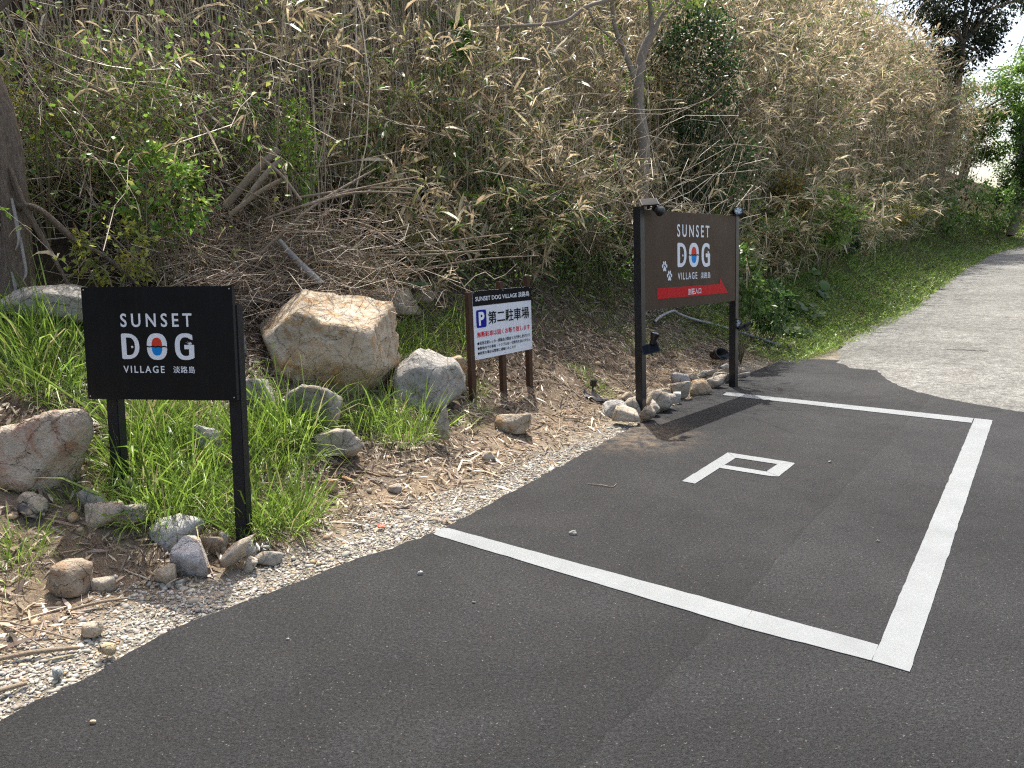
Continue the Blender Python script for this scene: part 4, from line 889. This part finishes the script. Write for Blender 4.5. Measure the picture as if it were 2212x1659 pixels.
# ------------------------------------------------------------------ bamboo
TAN = [(.56, .46, .29), (.65, .56, .38), (.43, .345, .21), (.28, .225, .145)]; OLV = [(.19, .215, .065), (.26, .26, .10), (.13, .16, .045)]; GRN = [(.09, .17, .03), (.13, .23, .045), (.06, .11, .025)]
CULM = [(.46, .39, .27), (.36, .305, .22), (.26, .22, .16), (.56, .50, .38), (.25, .245, .13)]
def keep_view(x, y, margin=.1):
    return (y > .5) & (x/np.maximum(y, .1) > -.86) & (x/np.maximum(y, .1) < .82)
def bamboo(n, root, H, lean, rad, SC, SL, nodes, perno, leafL, green, t0=.3, twig=.28, tone=1.):
    """n canes from their roots: thin tubes with twigs and hanging leaf sprays; SC stems, SL leaves"""
    k = 6; t = np.linspace(0, 1, k)[None, :, None]
    bend = rng.normal(size=(n, 3))*.06; bend[:, 2] = 0
    P = root[:, None]+UP*(H[:, None, None]*t)+(lean*H[:, None])[:, None]*(.35*t+.65*t*t)+bend[:, None]*H[:, None, None]*np.sin(t*math.pi)
    P[..., 2] -= (np.linalg.norm(lean, axis=1)[:, None]*H[:, None]*.35)*t[..., 0]**3
    tubes(SC, P, rad[:, None]*np.linspace(1, .4, k)[None], palette(n, CULM, [3, 3, 2, 1.4, 1.2])*tone)
    if nodes == 0: return P
    m = n*nodes; ci = np.repeat(np.arange(n), nodes); tt = rng.uniform(t0, 1, m)**.8; f = tt*(k-1); i0 = np.minimum(f.astype(int), k-2); u = (f-i0)[:, None]
    B = P[ci, i0]*(1-u)+P[ci, i0+1]*u; a = rng.uniform(0, 6.28, m); d = np.stack([np.cos(a), np.sin(a), rng.uniform(.1, 1.0, m)], 1); d = unit(d)
    L = twig*rng.uniform(.4, 1.4, m); mid = B+d*(L*.55)[:, None]; end = B+d*L[:, None]; end[:, 2] -= L*.12
    tubes(SC, np.stack([B, mid, end], 1), np.repeat(np.array([[.0022, .0016, .001]]), m, 0), palette(m, CULM, [3, 3, 2, 1, 1])*tone)
    q = m*perno; ti = np.repeat(np.arange(m), perno); s = rng.uniform(.45, 1.05, q)[:, None]
    base = B[ti]*(1-s)+end[ti]*s; ld = unit(d[ti]*.7+rng.normal(size=(q, 3))*.55+np.array([0, -.12, .15]))
    LL = leafL*rng.lognormal(0, .28, q); g = (rng.uniform(size=n) < green)[ci][ti]; g2 = rng.uniform(size=q) < np.where(g, .8, .1)
    col = np.where(g2[:, None], palette(q, OLV+GRN, [2, 2, 1.5, 1.5, .8, 1]), palette(q, TAN, [3, 2.2, 2, 1.2]))*(.8+.4*rng.uniform(size=n))[ci][ti][:, None]
    blades(SL, base, ld, LL, LL*rng.uniform(.08, .14, q), rng.uniform(.05, .75, q), col*tone)
    return P
def roots(n, x0, x1, y0, y1, fd, seed=0):
    """n root spots in a box, kept where fd(d, ye) says so"""
    X = []; tot = 0
    while tot < n:
        x = rng.uniform(x0, x1, 20000); y = rng.uniform(y0, y1, 20000); d, ye = edge_dist(x, y)
        p = fd(d, ye, x, y)*keep_view(x, y)*np.where((x/y > .205) & (x/y < .285) & (d < 3.6) & (ye < 13), .12, 1); k = rng.uniform(size=20000) < p; X.append(np.stack([x[k], y[k]], 1)); tot += k.sum()
    X = np.concatenate(X)[:n]; return on_ground(X[:, 0], X[:, 1], -.03)
def outward(root, amt, sd):
    """lean away from the bank, towards the road"""
    e = .5; zx = ground_z(root[:, 0]+e, root[:, 1])-ground_z(root[:, 0]-e, root[:, 1]); zy = ground_z(root[:, 0], root[:, 1]+e)-ground_z(root[:, 0], root[:, 1]-e)
    o = -unit(np.stack([zx, zy, np.zeros_like(zx)], 1)); l = o*amt+rng.normal(size=root.shape)*sd; l[:, 2] = 0; return l
SC, SL = Soup(), Soup()
MID = lambda d, ye, x, y: np.where(ye < 5.2, smooth01(d, 3.4, 4.0), smooth01(d, 2.35, 2.9))*(ye < 11)
# tall dry canes of the middle and left bank: bare below, leafy heads high up
r = roots(1100, -8, 5, 6.5, 18, lambda d, ye, x, y: MID(d, ye, x, y)*(d < 8))
bamboo(len(r), r, rng.uniform(.75, 1.15, len(r))*np.interp(edge_dist(r[:, 0], r[:, 1])[0], [2.5, 3.5, 4.5, 7], [2.4, 3.0, 4.2, 4.2]), outward(r, .04, .07), rng.uniform(.005, .012, len(r)), SC, SL, 4, 5, .19, .3, .66, .4)
# shorter broken and leaning canes among them
r = roots(650, -8, 5, 6.5, 17, lambda d, ye, x, y: MID(d, ye, x, y)*(d < 6))
bamboo(len(r), r, rng.uniform(1.0, 3.0, len(r)), outward(r, .08, .28), rng.uniform(.003, .008, len(r)), SC, SL, 1, 4, .17, .3, .45)
# leafy sprays lower on the middle bank
r = roots(420, -3, 6, 6.5, 16, lambda d, ye, x, y: smooth01(d, 1.9, 2.3)*(d < 3.6)*(ye > 6.2)*(ye < 11.2))
bamboo(len(r), r, rng.uniform(.5, 1.7, len(r)), outward(r, .25, .2), rng.uniform(.003, .005, len(r)), SC, SL, 7, 7, .19, .42, .25, .16)
# the right-hand thicket, dense and fine
r = roots(1150, 2, 14, 10.5, 26, lambda d, ye, x, y: smooth01(d, 1.9, 2.4)*(d < 6.8)*(ye > 9.2)*(ye < 17)*np.where(d < 3.4, 1, .6))
bamboo(len(r), r, rng.uniform(2.4, 4.8, len(r)), outward(r, .08, .10), rng.uniform(.005, .011, len(r)), SC, SL, 10, 5, .19, .22, .25, .34)
r = roots(1150, 5, 40, 15, 48, lambda d, ye, x, y: smooth01(d, 1.9, 2.5)*(d < 7.5)*(ye > 14.5)*(ye < 31)*np.where(d < 3.6, 1, .6))
bamboo(len(r), r, rng.uniform(3.2, 5.4, len(r))*np.interp(r[:, 1], [16, 26, 40], [1, 1.1, 1.2]), outward(r, .08, .09), rng.uniform(.007, .014, len(r)), SC, SL, 12, 5, .26, .2, .2, .5)
r = roots(150, 11, 20, 24, 31, lambda d, ye, x, y: (d > 1.9)*(d < 4.5)*(x/y > .5)*(x/y < .635))
bamboo(len(r), r, rng.uniform(5.0, 6.4, len(r)), outward(r, .06, .07), rng.uniform(.008, .014, len(r)), SC, SL, 14, 5, .26, .2, .15, .5)
# leafy front edge of the right-hand thicket
r = roots(800, 3, 25, 10.5, 34, lambda d, ye, x, y: smooth01(d, 1.5, 1.8)*(d < 2.9)*(ye > 9.8)*(ye < 28))
bamboo(len(r), r, rng.uniform(.5, 1.6, len(r)), outward(r, .3, .2), rng.uniform(.003, .006, len(r)), SC, SL, 8, 6, .21, .72, .1, .22)
tag(SC.build('bamboo_thicket_stems', 'stem'), 'dense thicket of thin dry bamboo stems covering the bank', 'bamboo', kind='stuff')
tag(SL.build('bamboo_thicket_leaves', 'dry'), 'tan and olive bamboo leaves of the thicket on the bank', 'bamboo leaves', kind='stuff')
# single canes that stand out in front
def cane(x, y, H, lean, nodes, perno, green, label, group, leafL=.17, t0=.45):
    rt = on_ground(np.array([x]), np.array([y]), -.02); e = empty('bamboo_cane', rt[0], (0, 0, 0), label, 'bamboo', group)
    a, b = Soup(), Soup(); bamboo(1, rt, np.array([H]), np.array([[*lean, 0]]), np.array([.009]), a, b, nodes, perno, leafL, green, t0, .3, 1.15)
    a.build('cane', 'stem', e, rt[0]); b.build('leaf_spray', 'dry', e, rt[0])['kind'] = 'stuff'
for x, y, H, lx, ly in [(-2.15, 8.2, 2.6, .05, -.1), (-1.75, 8.3, 2.7, .02, -.05), (-1.25, 8.5, 2.5, -.05, -.1), (-.9, 8.7, 2.3, .1, -.12), (-.5, 8.8, 2.2, -.06, -.1), (-.2, 9.0, 2.0, .08, -.05), (.15, 9.3, 2.4, .22, -.1), (.5, 9.6, 2.2, -.12, -.1), (.85, 9.9, 2.5, .05, -.12), (1.2, 10.2, 2.0, .1, -.1), (1.45, 10.3, 1.5, -.2, -.15), (2.3, 11.0, 1.6, .2, -.2), (2.7, 11.4, 1.9, .12, -.2)]:
    cane(x, y, H, (lx, ly), 10, 7, .12, 'tall pale bamboo cane with drooping dry leaf sprays on middle bank', 'tall dry canes on the middle bank')
for x, y, H, lx, ly in [(5.6, 14.6, 2.2, .1, -.25), (6.3, 15.6, 2.4, .05, -.2), (7.2, 16.6, 2.0, .1, -.25), (8.3, 17.6, 2.3, .15, -.2), (9.5, 19.3, 2.3, .1, -.2), (10.8, 21, 2.4, .15, -.2), (12.5, 23.2, 2.6, .1, -.2)]:
    cane(x, y, H, (lx, ly), 16, 7, .12, 'sunlit tan bamboo cane with bushy leaf sprays at front of right thicket', 'bushy canes along the road', .2, .2)

# ------------------------------------------------------------------ vines, brush, weeds
S, SV = Soup(), Soup()
def tangle(n, c, rad, L, r0, r1, cols, w, flat=.35, along=None):
    P0 = np.array(c)+rng.normal(size=(n, 3))*np.array(rad)*.5; d = rand_dir(n)
    if along is not None: d = unit(d*.7+np.array(along)*rng.choice([-1, 1], n)[:, None])
    d[:, 2] *= flat; d = unit(d); LL = L*rng.lognormal(0, .4, n); k = 6; t = np.linspace(-.5, .5, k)[None, :, None]; b1 = rand_dir(n)*.35; b2 = rand_dir(n)*.12
    P = P0[:, None]+LL[:, None, None]*(d[:, None]*t+b1[:, None]*(t*t)+b2[:, None]*np.sin(t*9))
    g = ground_z(P[..., 0], P[..., 1])+.01; P[..., 2] = np.maximum(P[..., 2], g+.02*rng.uniform(size=g.shape))
    tubes(S, P, rng.uniform(r0, r1, n)[:, None]*np.linspace(1, .5, k)[None], palette(n, cols, w)); return P
BR = [(.36, .265, .185), (.45, .355, .26), (.54, .45, .34), (.24, .17, .12)]
P = tangle(1150, (-1.95, 6.65, 1.55), (1.0, .5, .45), .55, .0015, .004, BR, [3, 3, 2, 2]); tangle(550, (-1.85, 6.3, 1.3), (.8, .4, .2), .5, .0015, .004, BR, [3, 3, 2, 2]); tangle(350, (-2.6, 5.9, 1.4), (.6, .4, .3), .5, .002, .005, BR, [3, 2, 1, 3])
tag(S.build('brush_pile', 'stem'), 'heap of dead grey brown brushwood above the boulders', 'brush pile', kind='stuff')
S = Soup(); P = tangle(620, (-3.3, 6.2, 2.5), (.9, .7, .9), .9, .0018, .005, BR+[(.20, .17, .08)], [3, 3, 2, 2, 1], 1.1); P2 = tangle(240, (-2.9, 7.2, 3.0), (1.0, .6, .7), 1.1, .002, .005, BR, [3, 3, 2, 2], 1.1, (.8, 0, -.5))
tangle(180, (.6, 9.2, 2.6), (2.4, 1.0, .9), 1.5, .002, .005, [(.38, .32, .23), (.30, .25, .18)], [1, 1], 1.4, (.5, 0, .6)); tangle(120, (2.6, 10.6, 1.7), (.6, .5, .4), .8, .002, .005, BR, [2, 2, 3, 1], .8)
tag(S.build('vine_tangle', 'stem'), 'tangle of thin bare vine stems on the left bank', 'vines', kind='stuff')
def scatter_leaves(S, P, n, L, cols, w, spread, flat=.6):
    Q = P.reshape(-1, 3); k = rng.integers(0, len(Q), n); B = Q[k]+rng.normal(size=(n, 3))*spread
    ovals(S, B, unit(rng.normal(size=(n, 3))+np.array([0, -.3, -.4])), unit(rng.normal(size=(n, 3))*flat+np.array([0, -.35, .9])), L*rng.uniform(.6, 1.35, n), L*.62*rng.uniform(.7, 1.3, n), palette(n, cols, w))
VG = [(.22, .38, .06), (.29, .43, .08), (.36, .40, .10), (.14, .26, .045)]
S = Soup(); scatter_leaves(S, P[:320], 4200, .05, VG, [3, 2, 2, 2], .04); scatter_leaves(S, P2[:120], 1200, .05, VG, [2, 2, 2, 2], .04)
n = 2600; B = P[rng.integers(0, 400, n), rng.integers(0, 6, n)]; LL = .10*rng.lognormal(0, .3, n)
blades(S, B, rand_dir(n), LL, LL*.12, rng.uniform(.3, 1, n), palette(n, TAN+OLV[:1], [3, 2, 2, 1, 1.5]))
tag(S.build('vine_leaves', 'leaf'), 'small fresh green vine leaves over the left tangle', 'leaves', kind='stuff')
def bush(name, c, rad, n, L, cols, w, label, cat='shrub', nst=9, base=None, group=None, wd=None):
    b = base if base is not None else (c[0], c[1], gz(c[0], c[1])); e = empty(name, b, (0, 0, 0), label, cat, group)
    a = Soup(); tip = np.array(c)+rand_dir(nst)*np.array(rad)*.8; bb = np.repeat(np.array(b)[None], nst, 0); m = (tip+bb)/2+rng.normal(size=(nst, 3))*.06
    tubes(a, np.stack([bb, m, tip], 1), np.repeat(np.array([[.008, .006, .003]]), nst, 0), np.repeat([[.14, .12, .06]], nst, 0), 5); a.build('stem', 'stem', e, b)
    a = Soup(); crown_leaves(a, c, rad, n, L, cols, w, max(14, n//22)); a.build('foliage', 'leaf', e, b)['kind'] = 'stuff'
bush('lime_sapling', (-1.84, 6.72, 2.52), (.14, .12, .46), 900, .044, [(.30, .47, .08), (.37, .52, .11), (.22, .36, .06)], [2, 1, 1], 'slender lime green sapling rising behind the brush pile', 'sapling', 10)
bush('green_vine_bush', (-2.62, 5.65, 2.05), (.36, .2, .36), 760, .062, VG, [3, 1, 1, 2], 'bright green broad-leaved bush in the vine tangle on left bank', 'bush', 10)
bush('yellow_leaf_bush', (-2.85, 5.35, 1.65), (.32, .2, .24), 420, .05, [(.42, .42, .08), (.36, .39, .08), (.28, .34, .07)], [2, 2, 1], 'yellowish small-leaved bush beside the gnarled tree', 'bush', 8)
bush('yellow_leaf_bush', (-3.45, 5.6, 2.75), (.25, .25, .3), 220, .05, [(.34, .33, .05), (.25, .29, .05)], [2, 2], 'yellow green leaves high beside the gnarled trunk', 'bush', 6)
bush('green_vine_bush', (-2.35, 6.9, 2.75), (.3, .2, .25), 420, .055, VG, [3, 1, 1, 2], 'green leafy vine climbing the canes left of lime sapling', 'bush', 8)
bush('green_vine_bush', (-3.05, 6.1, 2.75), (.4, .25, .35), 520, .055, VG, [2, 2, 2, 1], 'yellow green vine clump high above the brush on left bank', 'bush', 8)
bush('lobed_leaf_plant', (-.66, 9.35, 4.0), (.25, .2, .3), 190, .12, [(.14, .25, .05), (.10, .19, .04)], [1, 1], 'fresh green plant with large lobed leaves high among dry canes', 'plant', 6)
bush('dark_evergreen_shrub', (2.95, 12.2, 4.3), (.7, .5, 1.1), 4200, .07, [(.03, .07, .022), (.055, .11, .03), (.02, .045, .015)], [2, 1, 1], 'dark glossy evergreen shrub right of the slim tree', 'shrub', 14)
bush('dark_evergreen_shrub', (3.3, 12.2, 2.9), (.7, .4, .7), 2000, .07, [(.03, .06, .02), (.05, .09, .025)], [2, 1], 'dark evergreen shrub low behind the brown sign', 'shrub', 10)
bush('amber_leaf_bush', (5.35, 14.6, 2.1), (.45, .4, .75), 1500, .12, [(.27, .20, .065), (.22, .19, .06), (.14, .14, .045), (.32, .23, .08)], [2, 2, 2, 1], 'amber and olive hanging-leaved bush right of the brown sign', 'bush', 12)
bush('fern_bush', (7.5, 17.2, 1.75), (.55, .35, .42), 1100, .11, [(.05, .12, .035), (.035, .085, .03)], [1, 1], 'deep green ferny bush in the right thicket', 'bush', 10)
bush('green_shrub', (6.6, 15.6, 2.2), (.7, .4, .6), 1300, .11, [(.17, .27, .05), (.23, .33, .08)], [1, 1], 'pale green shrub in the middle of the right thicket', 'shrub', 10)
for c, rr, n in (((14.6, 25.6, 2.6), (.8, .5, .7), 700), ((17.2, 28.2, 3.2), (.9, .6, .9), 800), ((18.9, 29.6, 2.8), (.9, .6, .9), 900), ((20.3, 31.0, 3.0), (.9, .6, 1.1), 1000)):
    bush('roadside_bush', c, rr, n, .13, [(.13, .23, .045), (.09, .17, .035), (.18, .27, .06)], [2, 2, 1], 'green bush at the grassy foot of bank far along the road', 'bush', 8, None, 'green bushes far along the road')
bush('yellow_shrub', (11.6, 22.0, 2.5), (.5, .3, .25), 350, .11, [(.34, .32, .05), (.26, .28, .05)], [1, 1], 'small yellow shrub far along the right thicket', 'shrub', 8)
bush('leafy_weed', (3.15, 9.95, 1.15), (.3, .25, .5), 620, .085, [(.09, .17, .035), (.13, .22, .05)], [1, 1], 'leafy green weed rising behind the far post of brown sign', 'weed', 9)
bush('leafy_weed', (4.0, 11.3, .72), (.35, .3, .4), 700, .09, [(.06, .13, .03), (.09, .17, .04)], [1, 1], 'dark green weeds at the foot of the slope by the asphalt corner', 'weed', 9)
for c, rr, n, lab in (((.0, 8.9, 1.9), (.9, .4, .4), 500, 'wide patch of dark climbing leaves behind the three-post sign'), ((1.4, 9.9, 1.6), (.7, .4, .4), 500, 'dark climbing leaves left of the slim tree foot'), ((-.4, 8.8, 2.4), (.4, .3, .3), 260, 'small tuft of dark climbing leaves under the lobed-leaf plant'), ((.9, 9.6, 2.1), (.5, .3, .3), 300, 'dark climbing leaves among canes between lobed-leaf plant and slim tree')):
    bush('ivy_patch', c, rr, n, .06, GRN+[(.05, .11, .03)], [2, 2, 1, 2], lab, 'ivy', 8, None, 'ivy among the canes')
# broad kudzu-like leaves by the road, leaf by leaf
def broad_plant(c, n, L, label, spread):
    e = empty('broad_leaf_plant', (c[0], c[1], gz(c[0], c[1])), (0, 0, 0), label, 'plant', 'broad-leaved plants by the road'); b = np.array(e.location)
    a = np.linspace(0, 2*math.pi, 15)[:-1]; V = [(0, 0, 0)]+[(math.cos(t)*.5*(1-.12*math.cos(t)), math.sin(t)*.46, .06*math.cos(2*t)-.05) for t in a]; F = [(0, 1+i, 1+(i+1) % 14) for i in range(14)]
    me = None
    for i in range(n):
        col = palette(1, [(.08, .16, .035), (.12, .21, .05)], [1, 1])[0]
        if i < 3 or me is None: o = mesh_obj('leaf', V, F, 'leaf', e, np.repeat(col[None], 15, 0), True); me = o.data if i == 2 else None
        else: o = bpy.data.objects.new('leaf', me); COL.objects.link(o); o.parent = e
        p = rng.normal(size=3)*np.array(spread)*.6; z = gz(b[0]+p[0], b[1]+p[1])-b[2]+.06+abs(p[2])
        o.location = (p[0], p[1], z); s = L*rng.uniform(.7, 1.25); o.scale = (s, s, s); o.rotation_euler = (R(25)+rng.normal()*.35, rng.normal()*.35, rng.uniform(-.6, .6))
    a = Soup(); m = n; ch = np.array([c_.location for c_ in e.children]); tubes(a, np.stack([ch*np.array([.4, .4, 0])+np.array([0, 0, -.02]), ch*np.array([.8, .8, .5]), ch], 1), np.repeat(np.array([[.004, .004, .003]]), m, 0), np.repeat([[.12, .17, .06]], m, 0), 4); a.build('stem', 'stem', e)
broad_plant((5.25, 13.2), 22, .20, 'plant with broad rounded leaves on grassy foot of right bank', (.4, .3, .25)); broad_plant((4.6, 12.0), 14, .17, 'low plant with broad rounded leaves near the asphalt corner', (.3, .25, .15)); broad_plant((6.0, 14.6), 14, .20, 'broad-leaved plant under the amber bush', (.35, .3, .3))
# grass of the roadside and undergrowth
S = Soup()
def grass(n, y0, y1, d0, d1, h, cols, w, power=1., wd=.006, keep=None, spread=.35):
    x, y = edge_points(n, y0, y1, d0, d1, power)
    if keep is not None: k = keep(x, y); x, y = x[k], y[k]
    n = len(x); P = on_ground(x, y, -.01); cl = 1+.45*np.sin(x*3.3+np.sin(y*2.1)*2)*np.sin(y*2.9+1)
    a = rng.uniform(0, 6.28, n); d = np.stack([np.cos(a)*spread*2, np.sin(a)*spread*2, np.ones(n)], 1)
    L = h*rng.lognormal(0, .35, n)*cl; blades(S, P, d, L, wd*rng.uniform(.7, 1.5, n), rng.uniform(.2, .9, n), palette(n, cols, w, .2))
GC = [(.17, .28, .05), (.24, .36, .07), (.11, .18, .035), (.31, .38, .11), (.38, .34, .18)]
grass(26000, 10.3, 16, -.25, 2.3, .13, GC, [3, 3, 1.5, 1.6, .8], 1.0, .008); grass(22000, 15, 34, -.15, 2.6, .2, GC, [3, 3, 1.2, 1.6, .7], 1.0, .02)
grass(7000, 8.2, 11.5, .9, 2.4, .13, GC, [2, 2, 3, 1, 1.5], .9, .006)
grass(6000, 2.2, 6, 1.1, 3.0, .14, GC, [2, 2, 3, 1, 3], .9, .005, lambda x, y: lumps(x*2, y*2) > .05)
grass(5000, 5.5, 9, 1.5, 3.0, .14, GC, [2, 2, 3, 1, 3], .9, .005, lambda x, y: lumps(x*2, y*2) > .0)
n = 9000; x, y = edge_points(n, 10.2, 33, -.1, 1.9, 1.0); Pw = on_ground(x, y, .0); Pw[:, 2] += rng.uniform(.01, .16, n); ovals(S, Pw, unit(rng.normal(size=(n, 3))+[0, -.2, .1]), unit(rng.normal(size=(n, 3))*.5+[0, -.3, 1]), rng.uniform(.03, .08, n), rng.uniform(.02, .05, n), palette(n, GC[:4], [3, 3, 2, 1]))
n = 9000; x, y = edge_points(n, 6.5, 11.5, 1.6, 3.6, 1.0); Pw = on_ground(x, y, .0); Pw[:, 2] += rng.uniform(.02, .7, n); ovals(S, Pw, unit(rng.normal(size=(n, 3))+[0, -.2, .1]), unit(rng.normal(size=(n, 3))*.5+[0, -.3, 1]), rng.uniform(.03, .07, n), rng.uniform(.02, .04, n), palette(n, GRN+GC[:1], [2, 2, 2, 1]))
tag(S.build('roadside_grass', 'leaf'), 'green grass and weeds along the foot of the bank', 'grass', kind='stuff')
TUFTS = [
    ('tall bright green grass clump between the black sign posts', [(-2.17, 4.09), (-2.01, 3.96), (-1.97, 4.24), (-1.83, 3.88), (-1.76, 4.04), (-2.3, 4.39), (-2.14, 4.41), (-2.0, 4.54), (-1.96, 3.78)], 0.16, 0.42, 330),
    ('sunlit grass clump right of black sign post', [(-1.69, 4.57), (-1.59, 4.73), (-1.59, 4.41), (-1.47, 4.84), (-1.46, 4.58)], 0.16, 0.45, 330),
    ('yellow green grass clump at gravel edge right of black sign post', [(-1.48, 3.9), (-1.41, 3.98), (-1.29, 3.95), (-1.26, 4.16)], 0.1, 0.34, 230),
    ('dense grass clump in front of wide grey and tan boulder', [(-3.19, 4.71), (-3.02, 4.72), (-2.83, 4.63), (-2.9, 4.41), (-2.68, 4.44), (-3.05, 4.48), (-3.05, 4.89)], 0.2, 0.4, 300),
    ('arching grass clump between big cracked boulder and grey slab', [(-1.07, 5.18), (-0.96, 5.53), (-0.85, 5.24), (-0.73, 5.43), (-1.15, 5.28)], 0.15, 0.38, 240),
    ('fresh grass clump growing beside grey slab boulder', [(-1.07, 6.58), (-0.93, 6.46), (-1.16, 6.89), (-0.9, 6.88)], 0.15, 0.35, 240),
    ('grass clump behind the three-post parking sign', [(-0.71, 7.24), (-0.59, 7.54), (-0.49, 7.29), (-0.63, 6.85)], 0.16, 0.36, 220),
    ('upright grass clump at foot of brush pile', [(-1.84, 7.15), (-1.68, 7.2), (-1.54, 7.42), (-1.26, 7.35)], 0.2, 0.5, 260),
    ('small grass clump on litter slope near brown sign', [(0.73, 7.84), (0.85, 7.6), (0.93, 7.45)], 0.12, 0.16, 160),
    ('small grass tuft at foot of three-post parking sign', [(-0.32, 6.47), (-0.4, 5.81), (-0.27, 6.17)], 0.08, 0.2, 70),
    ('thin grass tuft at edge of bare soil left of lone brown block', [(-2.32, 3.15), (-2.35, 3.28), (-2.35, 3.34)], 0.08, 0.25, 70),
    ('grass tuft beside pinkish flat-faced boulder', [(-2.28, 3.81), (-2.29, 3.67), (-2.18, 3.8)], 0.08, 0.2, 90),
]

for lab, spots, rad, h, nb in TUFTS:
    b = np.array([*spots[0], gz(*spots[0])]); S = Soup()
    for (tx, ty) in spots:
        n = nb; a = rng.uniform(0, 6.28, n); rr = rad*np.sqrt(rng.uniform(size=n))
        x, y = tx+np.cos(a)*rr, ty+np.sin(a)*rr; P = on_ground(x, y, -.01); d = np.stack([np.cos(a)*rr/rad*.55+rng.normal(size=n)*.25, np.sin(a)*rr/rad*.55+rng.normal(size=n)*.25, np.ones(n)], 1)
        L = h*rng.lognormal(-.15, .35, n)*rng.uniform(.7, 1.1); blades(S, P, d, L, np.clip(L*.016, .003, .009)*rng.uniform(.7, 1.4, n), rng.uniform(.1, 1.0, n), palette(n, [(.21, .33, .05), (.29, .41, .08), (.13, .22, .035), (.44, .40, .20)], [3, 3, 2, .7], .22))
    tag(S.build('grass_clump', 'leaf', None, b), lab, 'grass', 'grass clumps among the rocks').location = b
